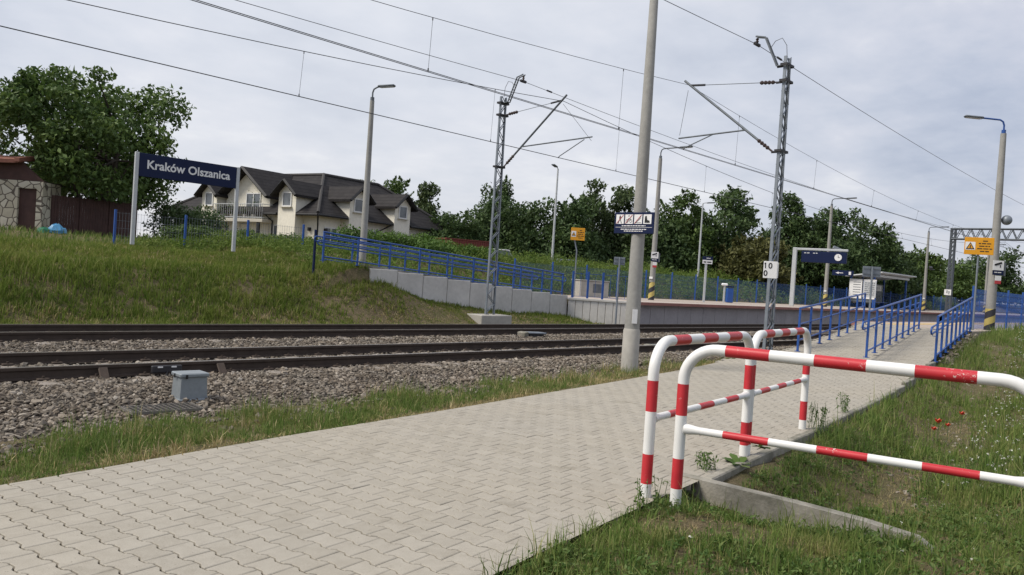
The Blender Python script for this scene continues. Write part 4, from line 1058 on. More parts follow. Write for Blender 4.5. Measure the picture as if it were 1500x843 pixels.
def dormer(fac, pos, half, ez, az, out=.35):
    """gabled wall dormer flush with the facade; its roof runs back into the main roof"""
    F = fac(pos, 0)
    def T(mb): mb.v = [tuple(F @ Vector(v)) for v in mb.v]; return mb
    depth = 3.4; y0 = -.64
    d = T(MB().prism([(-half, y0, 1.0), (half, y0, 1.0), (half, y0, ez), (0, y0, az - .16), (-half, y0, ez)], (0, depth, 0))).build('dormer', M['wall'], house)
    out = .64 + .34
    mb = MB(); sl = (az - ez) / half; hw = half + .30
    for s in (-1, 1):
        p = [Vector((0, -out, az)), Vector((s * hw, -out, az - sl * hw)), Vector((s * hw, depth, az - sl * hw)), Vector((0, depth, az))]
        mb.add(p + [q - Vector((0, 0, .14)) for q in p], [(0, 1, 2, 3), (4, 5, 6, 7), (0, 1, 5, 4), (1, 2, 6, 5), (2, 3, 7, 6), (3, 0, 4, 7)])
    T(mb).build('dormer_roof', M['tile'], d)
    mb = MB()
    for s in (-1, 1): mb.rod((0, -out - .02, az - .06), (s * hw, -out - .02, az - .06 - sl * hw), .13)
    T(mb).build('verge', M['black'], d)
    return d
for fac, pos, win in ((facA, 2.55, (.78, .85)), (facA, 9.75, (.78, .85)), (facB, 3.15, (.85, .82)), (facB, 7.1, (.78, .82))):
    d = dormer(fac, pos, .74, 5.72, 6.36); wdw(d, fac(pos, 4.78) @ Matrix.Translation((0, -.642, 0)), *win, two=False)
for fac, a, z, w, hh in ((facA, 11.4, 2.6, 1.0, 1.15), (facA, 3.9, 2.6, .9, 1.15), (facB, 1.6, 2.6, 1.0, 1.15), (facB, 5.2, 2.6, .8, 1.3), (facA, 6.9, 2.4, 1.0, 1.4)): wdw(house, fac(a, z), w, hh)
# balcony gable
F = facA(6.8, 0)
def TG(mb): mb.v = [tuple(F @ Vector(v)) for v in mb.v]; return mb
ga = TG(MB().prism([(-2.05, -.05, 1.2), (2.05, -.05, 1.2), (2.05, -.05, 5.5), (0, -.05, 7.02), (-2.05, -.05, 5.5)], (0, 4, 0))).build('gable', M['wall'], house)
mb = MB()
for s in (-1, 1):
    hw = 2.38; sl = .755
    p = [Vector((0, -.62, 7.22)), Vector((s * hw, -.62, 7.22 - sl * hw)), Vector((s * hw, 3.6, 7.22 - sl * hw)), Vector((0, 3.6, 7.22))]
    mb.add(p + [q - Vector((0, 0, .16)) for q in p], [(0, 1, 2, 3), (4, 5, 6, 7), (0, 1, 5, 4), (1, 2, 6, 5), (2, 3, 7, 6), (3, 0, 4, 7)])
TG(mb).build('gable_roof', M['tile'], ga)
mb = MB()
for s in (-1, 1): mb.rod((0, -.64, 7.15), (s * 2.38, -.64, 7.15 - sl * 2.38), .15)
TG(mb).build('verge', M['black'], ga)
wdw(ga, F @ Matrix.Translation((.55, -.05, 4.15)), 1.35, 1.5)
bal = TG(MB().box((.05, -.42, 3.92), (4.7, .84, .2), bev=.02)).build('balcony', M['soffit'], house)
mb = MB()
for z in (4.9, 4.1): mb.tube([(-2.3, -.80, z), (2.3, -.80, z)], .025, 6); mb.tube([(-2.3, -.80, z), (-2.3, -.06, z)], .02, 6); mb.tube([(2.3, -.80, z), (2.3, -.06, z)], .02, 6)
for k in range(24): x = -2.3 + 4.6 * k / 23; mb.tube([(x, -.80, 4.02), (x, -.80, 4.9)], .014, 5)
TG(mb).build('balcony_railing', M['steelpost'], bal)
for x in (-1.9, 1.9): TG(MB().box((x, -.7, 2.6), (.16, .16, 2.5))).build('balcony_post', M['black'], bal)
TG(MB().box((-2.55, -.3, 3.75), (.8, .32, .62), bev=.03)).build('air_conditioner', M['frame'], house)
for (b_, zz_) in ((1.15, 3.55), (-1, 0)):
    if b_ > 0: MB().box((b_, ov - .08, zz_), (.14, .16, .2)).build('wall_light', M['black'], house); MB().box((ov - .08, 1.2, zz_), (.16, .14, .2)).build('wall_light', M['black'], house)

# ------------------------------------------------------------------ leaves and trees
def leaf_cloud(P, size, N=None, droop=.0, aspect=.5):
    """one folded four-cornered leaf per point"""
    n = len(P); d = rng.normal(size=(n, 3)); d[:, 2] -= droop; d /= np.linalg.norm(d, axis=1)[:, None]
    up = rng.normal(size=(n, 3)) * .55 + np.array([0, 0, 1.0])
    if N is not None: up += N * .8
    s = np.cross(d, up); s /= np.linalg.norm(s, axis=1)[:, None] + 1e-9; nn_ = np.cross(s, d)
    L = size[:, None]; w = L * aspect
    v = np.stack([P - d * L * .5, P + s * w * .5 + d * L * .05 + nn_ * w * .15, P + d * L * .5, P - s * w * .5 + d * L * .05 + nn_ * w * .15], 1)
    k = np.arange(n)[:, None] * 4
    f = np.concatenate([k + np.array([[0, 1, 2]]), k + np.array([[0, 2, 3]])], 1).reshape(-1)
    return v.reshape(-1, 3), f
def crown_points(blobs, n, fill=.45):
    """points spread through ellipsoid clumps, denser near their skins"""
    B = np.array([b[:6] for b in blobs], float); vol = (B[:, 3] * B[:, 4] * B[:, 5]) ** .72; pick = rng.choice(len(B), n, p=vol / vol.sum())
    d = rng.normal(size=(n, 3)); d /= np.linalg.norm(d, axis=1)[:, None]; r = rng.uniform(0, 1, n) ** fill
    r = r * (1 + .16 * np.sin(d[:, 0] * 5 + pick) * np.cos(d[:, 2] * 6 + pick * 2.3)) + rng.exponential(.05, n)
    return B[pick, :3] + d * r[:, None] * B[pick, 3:6], d
def make_tree(name, label, cat, loc, H, Rr, mat, nleaf, lsize, zlo=.18, nblob=22, group=None, trunk=True, shape='round', seed=0, aspect=.5, droop=.2, stems=1, spread=(1, 1), bs=1.0, zmin=.05, under=0):
    r = random.Random(seed)
    t = thing(name, label, cat, loc, r.uniform(0, 6), group); blobs = []
    for i in range(nblob):
        q = (i + .5) / nblob; z = lerp(zlo, .93, q)
        if shape == 'cone': rad = Rr * (1 - q) ** .7 + .12 * Rr
        elif shape == 'column': rad = Rr * (1.0 - .55 * q)
        else: rad = Rr * math.sqrt(max(.05, 1 - ((z - .48) / .56) ** 2))
        a = r.uniform(0, 6.28); rr = rad * math.sqrt(r.uniform(.05, 1)) * .78; s = Rr * r.uniform(.22, .42) * (1 - .35 * q) * bs
        if shape == 'bush': s *= 1.15
        blobs.append((rr * math.cos(a) * spread[0], rr * math.sin(a) * spread[1], z * H, s * 1.1, s * 1.1, s * r.uniform(.7, 1.05) if shape != 'column' else s * 1.5))
    if under: blobs += [(0, 0, H * .40, Rr * .80, Rr * .80, H * .36), (0, 0, H * .22, Rr * .9, Rr * .9, H * .2)]
    for i in range(under):
        a = 6.28 * i / under; blobs.append((Rr * .75 * math.cos(a), Rr * .75 * math.sin(a), H * r.uniform(.12, .34), Rr * .42, Rr * .42, H * .2))
    P_, N_ = crown_points(blobs, nleaf)
    # loose sprigs stand off the outline
    k = int(nleaf * .06); b_ = [blobs[r.randrange(len(blobs))] for _ in range(max(6, nblob))]; extra = []
    for bb in b_:
        a = r.uniform(0, 6.28); e = r.uniform(.1, 1.2); dv = np.array([math.cos(a) * math.cos(e), math.sin(a) * math.cos(e), math.sin(e)])
        tt = rng.uniform(.7, 1.55, (k // len(b_) + 1, 1)); extra.append(np.array(bb[:3]) + dv * tt * np.array(bb[3:6]) + rng.normal(0, .06 * Rr, (len(tt), 3)) * (1.6 - tt) * .6)
    P_ = np.concatenate([P_] + extra); N_ = np.concatenate([N_, np.zeros((len(P_) - len(N_), 3))])
    P_ = P_[P_[:, 2] > zmin]; N_ = N_[:0] if False else np.zeros((len(P_), 3))
    v, f = leaf_cloud(P_, rng.uniform(.7, 1.3, len(P_)) * lsize, N_, droop, aspect)
    np_mesh('crown', v, f, np.arange(len(f) // 3) * 3, mat, t)
    if trunk:
        mb = MB()
        for sidx in range(stems):
            a = r.uniform(0, 6.28); sp_ = (.25 if stems > 1 else .0) * Rr; tr = .035 * H / (1 + .5 * (stems > 1)) * .8 + .03
            p0 = Vector((math.cos(a) * .25 * (stems > 1), math.sin(a) * .25 * (stems > 1), -.2)); top = Vector((math.cos(a) * sp_, math.sin(a) * sp_, H * r.uniform(.62, .8)))
            mid_ = p0.lerp(top, .5) + Vector((r.uniform(-.2, .2), r.uniform(-.2, .2), 0)); mb.tube([p0, mid_, top], [tr, tr * .65, tr * .18], 8)
            for _ in range(6):
                bb = blobs[r.randrange(len(blobs))]; q = r.uniform(.25, .75); s_ = p0.lerp(mid_, q * 2) if q < .5 else mid_.lerp(top, q * 2 - 1)
                mb.tube([s_, s_.lerp(Vector(bb[:3]), .5) + Vector((0, 0, .15)), Vector(bb[:3])], [tr * .4, tr * .25, tr * .08], 6)
        mb.build('trunk', M['bark'], t, smooth=60)
    return t
def G(x, y): return float(gz(x, y))
TG_ = 'trees and bushes beyond the road'
make_tree('walnut_tree', 'big broad leafy tree behind the brown board fence', 'tree', (12.25, 36.2, 2.2), 6.9, 4.95, M['leaf_walnut'], 25000, .23, zlo=.27, nblob=62, seed=3, stems=5, droop=.5, aspect=.55, bs=.62, zmin=1.35)
T_ = [  # px-independent plan positions: x, y, crown top height above ground, radius, leaf kind, shape
 ('bushy_tree', 'dark bushy tree just right of the house roof', 36.5, 47.5, 6.3, 2.6, 'leaf_mid', 'round', 7000),
 ('birch_tree', 'feathery birch standing right of the house', 37.2, 43.6, 6.0, 1.5, 'leaf_birch', 'cone', 5200),
 ('shrub_tree', 'low dark shrubs between the house end and the left mast', 37.0, 40.5, 3.6, 2.2, 'leaf_dark', 'bush', 4500),
 ('bushy_tree', 'twin topped tree left of the slim pale lamp', 45.6, 45.0, 7.0, 2.3, 'leaf_dark', 'column', 6500),
 ('bushy_tree', 'wide low dark bush right of the left mast', 42.0, 40.2, 5.0, 3.3, 'leaf_dark', 'bush', 9000),
 ('bushy_tree', 'dark bush behind the slim pale lamp', 44.3, 36.6, 5.3, 2.9, 'leaf_dark', 'bush', 8500),
 ('bushy_tree', 'tall feathery tree behind the bare concrete pole', 48.6, 36.6, 7.2, 2.7, 'leaf_birch', 'round', 8000),
 ('bushy_tree', 'dense tree behind the second far lamp, right of the bare pole', 50.0, 33.0, 4.6, 2.9, 'leaf_dark', 'bush', 7500),
 ('bushy_tree', 'mid green round tree left of the slim lamp by the name sign', 52.6, 31.7, 6.4, 2.5, 'leaf_mid', 'round', 8000),
 ('bushy_tree', 'tall dark tree left of the near lattice mast', 56.6, 30.8, 7.6, 3.2, 'leaf_dark', 'round', 9000),
 ('olive_bush', 'olive brown bush low behind the near lattice mast', 55.0, 27.6, 3.4, 2.7, 'leaf_olive', 'bush', 6500),
 ('bushy_tree', 'pointed dark tree right of the near lattice mast', 63.0, 28.6, 7.9, 2.5, 'leaf_dark', 'cone', 7500),
 ('bushy_tree', 'dark tree filling the gap above the departure display', 64.5, 27.0, 6.0, 2.8, 'leaf_dark', 'round', 8000),
 ('bushy_tree', 'tall dark tree behind the lamp with the arrow sign', 69.5, 27.0, 7.6, 3.0, 'leaf_dark', 'round', 8500),
 ('bushy_tree', 'dark spreading tree behind the shelter roof', 74.5, 25.9, 7.2, 3.0, 'leaf_dark', 'round', 8500),
 ('bushy_tree', 'sloping dark tree at the right end of the tall trees', 80.5, 26.0, 5.6, 2.7, 'leaf_dark', 'bush', 7000),
 ('bushy_tree', 'green bush right of the shelter behind the third far lamp', 90.0, 27.0, 4.6, 3.4, 'leaf_mid', 'bush', 6000),
 ('bushy_tree', 'green bush behind the distant portal leg', 108, 28.5, 4.4, 4.0, 'leaf_mid', 'bush', 5000),
 ('bushy_tree', 'distant dark tree behind the right amber sign', 128, 28.0, 7.4, 5.0, 'leaf_dark', 'round', 6000),
 ('bushy_tree', 'distant dark tree behind the right edge lamp', 128, 18.5, 7.0, 5.0, 'leaf_dark', 'bush', 6000),
 ('bushy_tree', 'distant dark tree at the right border of the photo', 128, 8.0, 5.6, 5.2, 'leaf_dark', 'bush', 5000),
 ('bushy_tree', 'distant low trees on the horizon right of the shelter', 120, 36.5, 5.5, 5.0, 'leaf_mid', 'bush', 5000),
]
for i, (nm, lb, x, y, hh, rr, mt, sh, nl) in enumerate(T_):
    make_tree(nm, lb, 'bush' if 'bush' in lb and 'tree' not in lb else 'tree', (x, y, min(G(x, y), 2.1) if y > 23.4 else .6), hh, rr * 1.08, M[mt], int(nl * 1.9), .21 + rr * .012 + .0014 * x, zlo=.10, nblob=30, under=7, group=TG_, shape=sh, seed=40 + i)
# hedge rows and garden shrubs
def hedge(label, p0, p1, wd, H, n, mat, ls=.13, group='hedges and shrubs by the house'):
    L = math.hypot(p1[0] - p0[0], p1[1] - p0[1]); t = thing('hedge', label, 'hedge', p0, math.atan2(p1[1] - p0[1], p1[0] - p0[0]), group); bl = []
    k = int(L / .45)
    for i in range(k):
        x = L * (i + .5) / k; hh = H * (1 + .07 * math.sin(i * 1.3) + random.uniform(-.06, .06)); bl += [(x, random.uniform(-.1, .1) * wd, hh * .42, .5, wd * .5, hh * .45), (x, random.uniform(-.1, .1) * wd, hh * .72, .45, wd * .42, hh * .3)]
    P_, N_ = crown_points(bl, n); P_[:, 2] = np.maximum(P_[:, 2], .02); v, f = leaf_cloud(P_, rng.uniform(.7, 1.3, n) * ls, N_, .1)
    np_mesh('foliage', v, f, np.arange(len(f) // 3) * 3, mat, t)
    mb = MB()
    for i in range(0, k, 2): x = L * (i + .5) / k; mb.tube([(x, 0, -.1), (x + .05, 0, H * .7)], [.03, .012], 5)
    mb.build('stem', M['bark'], t)
hedge('long clipped hedge in front of the right wing of the house', (21.6, 31.6, 2.2), (28.6, 31.4, 2.1), 1.4, 1.2, 11000, M['leaf_hedge'])
hedge('dense shrub row behind the middle of the far ramp', (23.2, 27.6, 2.0), (28.0, 27.6, 2.0), 1.5, .95, 6500, M['leaf_hedge'])
hedge('tall weedy shrubs below the station name board and house', (12.8, 29.6, 2.0), (19.4, 30.2, 2.1), 1.6, .72, 7500, M['leaf_mid'])
hedge('dark shrubs left of the house under the big tree', (15.2, 36.0, 2.2), (19.0, 38.2, 2.2), 1.8, 1.7, 5000, M['leaf_dark'], .16)

for k, (x, h_, lb) in enumerate(((-1.7, .5, 'bushy potted plant at the far left end of the house balcony'), (-.6, .75, 'tall potted plant left of the balcony door'), (1.35, 1.25, 'trellis of climbing leaves at the right end of the house balcony'), (.6, .4, 'low potted plant in the middle of the house balcony'))):
    wp = Matrix.Translation((HX, HY, 0)) @ Matrix.Rotation(R(10), 4, 'Z') @ F @ Vector((x, -.62, 4.02)); t = thing('potted_plant', lb, 'plant', tuple(wp), 0, 'plants on the house balcony')
    MB().tube([(0, 0, 0), (0, 0, .26)], [.12, .16], 10).build('pot', M['concrete_lt'], t, smooth=50)
    Q = rng.normal(0, 1, (130, 3)) * np.array([.2, .2, h_ * .3]) + np.array([0, 0, .3 + h_ * .5]); v, f = leaf_cloud(Q, rng.uniform(.05, .12, 130)); np_mesh('foliage', v, f, np.arange(len(f) // 3) * 3, M['leaf_mid'], t)
# ------------------------------------------------------------------ shed, brown fence, bags
t = thing('garden_shed', 'stone clad shed with brown door and red tiled roof at the left edge', 'shed', (9.72, 33.5, 2.0), R(-42))
# local x to the right along its front, front faces -y; right corner at the origin
mb = MB()
mb.box((-2.74, .11, .85), (3.7, .22, 2.3)); mb.box((-.11, .11, .85), (.22, .22, 2.3)); mb.box((-.555, .11, 1.86), (.67, .21, .28)); mb.box((-.1, .8, .85), (.2, 1.2, 2.3)); mb.build('wall', M['stonewall'], t)
mb = MB(); mb.box((-.555, .14, .68), (.67, .05, 2.08)); mb.build('door', M['woodbrown'], t)
mb = MB(); mb.prism([(-4.5, .02, 2.01), (0, .02, 2.01), (-.85, .02, 2.72), (-4.5, .02, 2.72)], (0, .12, 0)); mb.build('gable_boards', M['woodbrown'], t)
mb = MB(); mb.prism([(-.8, -.3, 2.62), (-.8, 1.0, 2.85), (-4.6, 1.0, 2.85), (-4.6, -.6, 2.4)], (0, 0, .14)); mb.prism([(-.72, -.35, 2.66), (-.72, 1.0, 2.9), (-.9, 1.0, 2.9), (-.9, -.35, 2.66)], (0, 0, .15)); mb.build('roof', M['redtile'], t)
t = thing('board_fence', 'dark brown vertical board fence beside the stone shed', 'fence', (10.1, 34.0, 2.1), R(4))
for k in range(3):
    mb = MB(); n = 11
    for i in range(n): x = k * 1.13 + .05 + i * .1; mb.box((x, 0, .72 + .01 * ((i * 7) % 3)), (.094, .022, 1.5), bev=.004)
    for z in (.3, 1.2): mb.box((k * 1.13 + .55, .03, z), (1.1, .03, .08))
    mb.build('board_panel', M['woodbrown'], t)
for x in (0, 1.13, 2.26, 3.38): MB().box((x, .06, .7), (.08, .07, 1.6)).build('post', M['woodbrown'], t)
for nm, mt, loc, sz, lb in (('trash_bag', 'bluebag', (9.95, 32.5, 2.12), (.34, .25, .26), 'crumpled light blue plastic bag lying by the stone shed'), ('trash_bag', 'greenbag', (9.55, 32.55, 2.08), (.28, .22, .18), 'smaller crumpled green plastic bag lying by the stone shed')):
    mb = MB(); r = random.Random(7 if mt == 'bluebag' else 8); mb.sphere((0, 0, .18), 1.0, nu=14, nv=9)
    mb.v = [((v[0]) * sz[0] * r.uniform(.8, 1.15), v[1] * sz[1] * r.uniform(.8, 1.15), max(-.02, v[2] * sz[2] * r.uniform(.8, 1.2))) for v in mb.v]
    o = mb.build(nm, M[mt], None, smooth=25); o.location = loc; tag(o, lb, 'bag', 'plastic bags by the shed')
t = thing('container', 'maroon sheet metal shed half hidden behind the weeds', 'container', (30.9, 34.2, 2.1), R(-15))
mb = MB(); mb.box((1.3, .8, .7), (2.8, 1.6, 1.4))
for i in range(18): mb.box((.02 + i * .152, -.01, .7), (.05, .03, 1.36))
mb.build('body', M['maroon'], t); MB().box((1.3, .8, 1.43), (2.9, 1.7, .06)).build('roof', M['maroon'], t)

# ------------------------------------------------------------------ road and parked cars
mb = MB(); mb.add([(27, 37.5, 2.13), (60, 30.3, 2.13), (130, 29.0, 2.13), (130, 33.5, 2.13), (60, 34.8, 2.13), (28, 42, 2.13)], [(0, 1, 4, 5), (1, 2, 3, 4)])
tag(mb.build('road', M['asphalt']), 'narrow asphalt road behind the weeds', None, None, 'structure')
def make_car(label, loc, rz, paint, van=False):
    t = thing('parked_car', label, 'car', loc, rz, 'cars parked along the road'); L, W_ = (4.8, 1.85) if van else (4.3, 1.75)
    H = 1.9 if van else 1.46; bh = 1.0 if van else .88
    prof = [(-L / 2, .3), (-L / 2, .75), (-L / 2 + .12, bh), (L / 2 - .9, bh), (L / 2 - .15, bh - .18), (L / 2, .6), (L / 2, .3)]
    mb = MB(); mb.prism([(x, -W_ / 2, z) for x, z in prof], (0, W_, 0)); mb.build('body', paint, t)
    a0, a1, b0, b1 = (-L / 2 + .08, L / 2 - 1.0, -L / 2 + .25, L / 2 - 1.5) if van else (-L / 2 + .2, L / 2 - 1.1, -L / 2 + .75, L / 2 - 1.85)
    i0, i1 = W_ / 2 - .06, W_ / 2 - .2
    mb = MB(); V = [(a0, -i0, bh), (a1, -i0, bh), (a1, i0, bh), (a0, i0, bh), (b0, -i1, H - .06), (b1, -i1, H - .06), (b1, i1, H - .06), (b0, i1, H - .06)]
    mb.add(V, [(0, 1, 5, 4), (1, 2, 6, 5), (2, 3, 7, 6), (3, 0, 4, 7), (0, 1, 2, 3), (4, 5, 6, 7)]); mb.build('windows', M['glass'], t)
    mb = MB(); mb.box(((b0 + b1) / 2, 0, H - .03), (b1 - b0 + .1, 2 * i1 + .06, .07), bev=.03)
    for s in (-1, 1):
        for (p, q) in ((a0, b0), (a1, b1), ((a0 + a1) / 2, (b0 + b1) / 2)): mb.rod((p, s * (i0 + .004), bh), (q, s * (i1 + .004), H - .05), .06)
    mb.build('roof', paint, t)
    for x in (-L / 2 + .85, L / 2 - .85):
        for s in (-1, 1):
            w = MB().tube([(x, s * (W_ / 2 - .18), .31), (x, s * (W_ / 2 + .01), .31)], .31, 18).build('wheel', M['tyre'], t, smooth=50); MB().tube([(x, s * (W_ / 2 + .005), .31), (x, s * (W_ / 2 + .02), .31)], .19, 12).build('rim', M['galv'], w)
    for s in (-1, 1): MB().box((L / 2 - .04, s * .6, .68), (.1, .3, .12), bev=.02).build('headlight', M['lampglass'], t)
make_car('white van roof showing over the weeds left of the left mast', (37.0, 36.7, 1.38), R(-12), M['carwhite'], True)
make_car('silver car roof showing over the weeds left of the amber sign', (40.4, 32.9, 1.42), R(-8), M['carsilver'])
make_car('grey car roof behind the small grey sign back', (44.6, 31.2, 1.25), R(-8), M['carsilver'])
make_car('blue grey car far off behind the third platform lamp', (101.5, 26.2, .95), R(0), M['carblue'])

# ------------------------------------------------------------------ grass, weeds, flowers
def blades(name, P, H, Wd, mat, lean=.35, parent=None, out=None):
    n = len(P); a = rng.uniform(0, 2 * np.pi, n); s = np.stack([np.cos(a), np.sin(a), np.zeros(n)], -1) * Wd[:, None] / 2
    b = rng.uniform(0, 2 * np.pi, n) if out is None else out + rng.normal(0, .7, n); l = np.abs(rng.normal(0, lean, n)) * H; d = np.stack([np.cos(b), np.sin(b), np.zeros(n)], -1)
    up = np.array([0, 0, 1.0]); z = np.sqrt(np.maximum(H ** 2 - l ** 2, (H * .3) ** 2))
    m_ = P + d * (l * .3)[:, None] + up * (z * .55)[:, None]; t_ = P + d * l[:, None] + up * z[:, None]
    v = np.stack([P - s, P + s, m_ + s * .75, m_ - s * .75, t_], 1).reshape(-1, 3)
    k = np.arange(n)[:, None] * 5; lp = (k + np.array([[0, 1, 2, 3, 3, 2, 4]])).ravel(); st = (np.arange(n)[:, None] * 7 + np.array([[0, 4]])).ravel()
    return np_mesh(name, v, lp, st, mat, parent)
def visible(x, y, z=0., mx=.22):
    """keep points near the photograph's field of view with a generous margin"""
    dx = x - EYE.x; dy = y - EYE.y; f_ = dx * fh.x + dy * fh.y; u_ = dx * rh.x + dy * rh.y
    return (f_ > .8) & (np.abs(u_ / np.maximum(f_, .1)) < .64 + mx), np.hypot(f_, u_)
def field(x0, x1, y0, y1, dens, keep, dref=5., pw=1.4):
    x, y = scatter(x0, x1, y0, y1, dens); ok, dd = visible(x, y); ok &= rng.uniform(size=len(x)) < np.clip((dref / np.maximum(dd, 1)) ** pw, 0, 1); ok &= keep(x, y)
    # clumping
    cl_ = .5 + .5 * np.sin(x * 2.3 + 1.7 * np.sin(y * 1.9)) * np.sin(y * 2.7 + 1.3 * np.sin(x * 1.4)); ok &= rng.uniform(size=len(x)) < .35 + .65 * cl_
    x = x[ok]; y = y[ok]; return np.stack([x, y, gz(x, y) - .005], -1), dd[ok]
def tufts(P, k, rad, hmed, hsig, hlo, hhi):
    """turn each point into a tuft of k blades that lean outwards and share a height"""
    n = len(P); kk = rng.integers(max(2, k // 2), k + k // 2 + 1, n); idx = np.repeat(np.arange(n), kk); m = len(idx)
    th = rng.lognormal(math.log(hmed), hsig, n).clip(hlo, hhi); r = np.abs(rng.normal(0, rad, m)) * (.6 + th[idx] / hmed * .4); a = rng.uniform(0, 2 * np.pi, m)
    Q = P[idx].copy(); Q[:, 0] += r * np.cos(a); Q[:, 1] += r * np.sin(a); Q[:, 2] = np.maximum(gz(Q[:, 0], Q[:, 1]), P[idx, 2] - .05) - .005
    return Q, th[idx] * rng.uniform(.5, 1.12, m), a, idx
def bare(x, y):
    """worn earth: along the ditch line and spots at the path corner"""
    w = y_right(x) - y; d = 1.15 * np.exp(-((w - 1.1) / .40) ** 2) * (.55 + .45 * np.sin(x * 1.3 + 2)) * ((x > 8) & (x < 24)) + 1.2 * np.exp(-((x - 6.7) ** 2 + (w - .55) ** 2) / .12); s = .35 * (np.sin(x * 2.9 + 1.2 * np.sin(y * 2.2)) * np.sin(y * 3.4 + x) > .45) + .85 * np.exp(-((x - 5.0) ** 2 + (y - 2.75) ** 2) / .16) + .8 * np.exp(-((x - 5.3) ** 2 + (y - 1.2) ** 2) / .12) + .7 * np.exp(-((x - 4.2) ** 2 + (y - 2.5) ** 2) / .06)
    return np.clip(d + s, 0, 1)
kR2 = lambda x, y: (y < y_right(x) + .08) & ~((y > y_right(x) - .2) & (x > 6.3))
kR = lambda x, y: (y < y_right(x) + .02 + rng.exponential(.03, len(x)) + np.where(x < 6, .10 * np.sin(x * 4.1) + .07 * np.sin(x * 9.3) + .04 * np.sin(x * 23), 0)) & (np.hypot(x, y) > 1.2) & ~((x > 6.1) & (x < 6.45) & (y < 3.62) & (y > 1.5)) & ~((y > y_right(x) - np.where(x < 8.5, .24, .15)) & (x > 6.3) & (x < 20)) & (rng.uniform(size=len(x)) > bare(x, y) * .97)
P, dd = field(1.5, 9, -3, 4.2, 1000, kR, 4.6, 1.0); Q, H_, A_, I_ = tufts(P, 11, .022, .075, .55, .025, .30)
tag(blades('verge_grass', Q, H_, rng.uniform(.0045, .0095, len(Q)), M['grass'], .75, None, A_), 'short rough grass at the near right corner', None, None, 'stuff')
P, dd = field(1.5, 16, -2, 4.6, 560, kR2, 4.6, .8); P = P[rng.uniform(size=len(P)) < .4 + .6 * bare(P[:, 0], P[:, 1])]; Q, H_, A_, I_ = tufts(P, 6, .03, .045, .4, .02, .12)
tag(blades('verge_straw', Q, H_, rng.uniform(.003, .006, len(Q)), M['grass_dry'], 1.1, None, A_), 'dry straw lying in the near verge', None, None, 'stuff')
P, dd = field(9, 30, -6, 7, 330, kR, 9, .7); Q, H_, A_, I_ = tufts(P, 9, .035, .13, .55, .04, .45)
tag(blades('meadow_grass', Q, H_, rng.uniform(.007, .014, len(Q)), M['grass'], .7, None, A_), 'longer meadow grass right of the path', None, None, 'stuff')
P, dd = field(30, 75, -14, 6.9, 90, lambda x, y: (y < 6.6) & (y < y_right(x)), 30, .6)
tag(blades('far_meadow_grass', P, rng.uniform(.15, .45, len(P)), rng.uniform(.02, .04, len(P)), M['grass'], .5), 'meadow grass beside the near platform', None, None, 'stuff')
def kS(x, y):
    yl = y_left(x); yt = y_toe(x) + .22 * np.sin(x * 2.1) + .15 * np.sin(x * 5.7)
    return (y > yl - .03 + .06 * np.sin(x * 6) + .03 * np.sin(x * 17)) & (y < yt + rng.exponential(.10, len(x))) & (x < 18.6)
P, dd = field(-1, 19, 5.6, 10, 720, kS, 7, .8); Q, H_, A_, I_ = tufts(P, 9, .028, .088, .6, .025, .28)
edge = P[:, 1] - y_left(P[:, 0]); dryp = rng.uniform(size=len(P)) < np.clip(1.05 - edge * 1.7 + .4 * np.sin(P[:, 0] * 1.9 + 2 * np.sin(P[:, 1] * 3)), .12, .95); dryp |= (P[:, 0] > 10) & (rng.uniform(size=len(P)) < .4); dry = dryp[I_]
H_ = H_ * np.clip(.32 + edge * 1.2, .32, 1.1)[I_] * (.65 + .55 * np.sin(P[:, 0] * 1.6) ** 2)[I_]; W_ = rng.uniform(.005, .010, len(Q))
tag(blades('path_side_grass', Q[~dry], H_[~dry], W_[~dry], M['grass'], .7, None, A_[~dry]), 'green grass strip between path and ballast', None, None, 'stuff')
tag(blades('path_side_straw', Q[dry], H_[dry] * .8, W_[dry] * 1.2, M['grass_dry'], 1.0, None, A_[dry]), 'dry straw coloured grass along the path edge', None, None, 'stuff')
def kE(x, y): return (y > 17.75) & ((x < 14.9) & (y < 26.5) | (x >= 14.9) & (x < 26.2) & (y < np.clip(20 - (x - 24.6) * 1.2, 17.9, 19.98)))
P, dd = field(-3, 27, 17.6, 26.5, 240, kE, 22, .4); Q, H_, A_, I_ = tufts(P, 8, .06, .175, .45, .05, .42)
X_, Y_ = P[:, 0], P[:, 1]
mow = np.clip(1.25 - np.hypot((X_ - 17.3) / 5.0, (Y_ - 18.9) / 1.0), 0, 1) + .5 * (Y_ < 19.0)
hs = (1 - .62 * np.clip(mow, 0, 1)) * np.where(X_ > 16, .55, 1) * lerp(1, .6, sst(20.5, 22.5, Y_))
dry = (rng.uniform(size=len(P)) < .04 + .6 * np.clip(mow - .35, 0, 1) * (.5 + .5 * np.sin(X_ * 2.3 + Y_ * 3)) + .10 * (Y_ > 21.5) + .28 * (Y_ < 19.5) * (.5 + .5 * np.sin(X_ * 1.3)))[I_]; H_ = H_ * hs[I_]; W_ = rng.uniform(.013, .026, len(Q))
tag(blades('bank_grass', Q[~dry], H_[~dry], W_[~dry], M['grass_emb'], .6, None, A_[~dry]), 'rough grass covering the bank beyond the tracks', None, None, 'stuff')
tag(blades('bank_straw', Q[dry], H_[dry] * .8, W_[dry], M['grass_dry'], .85, None, A_[dry]), 'dry grass patches on the bank beyond the tracks', None, None, 'stuff')
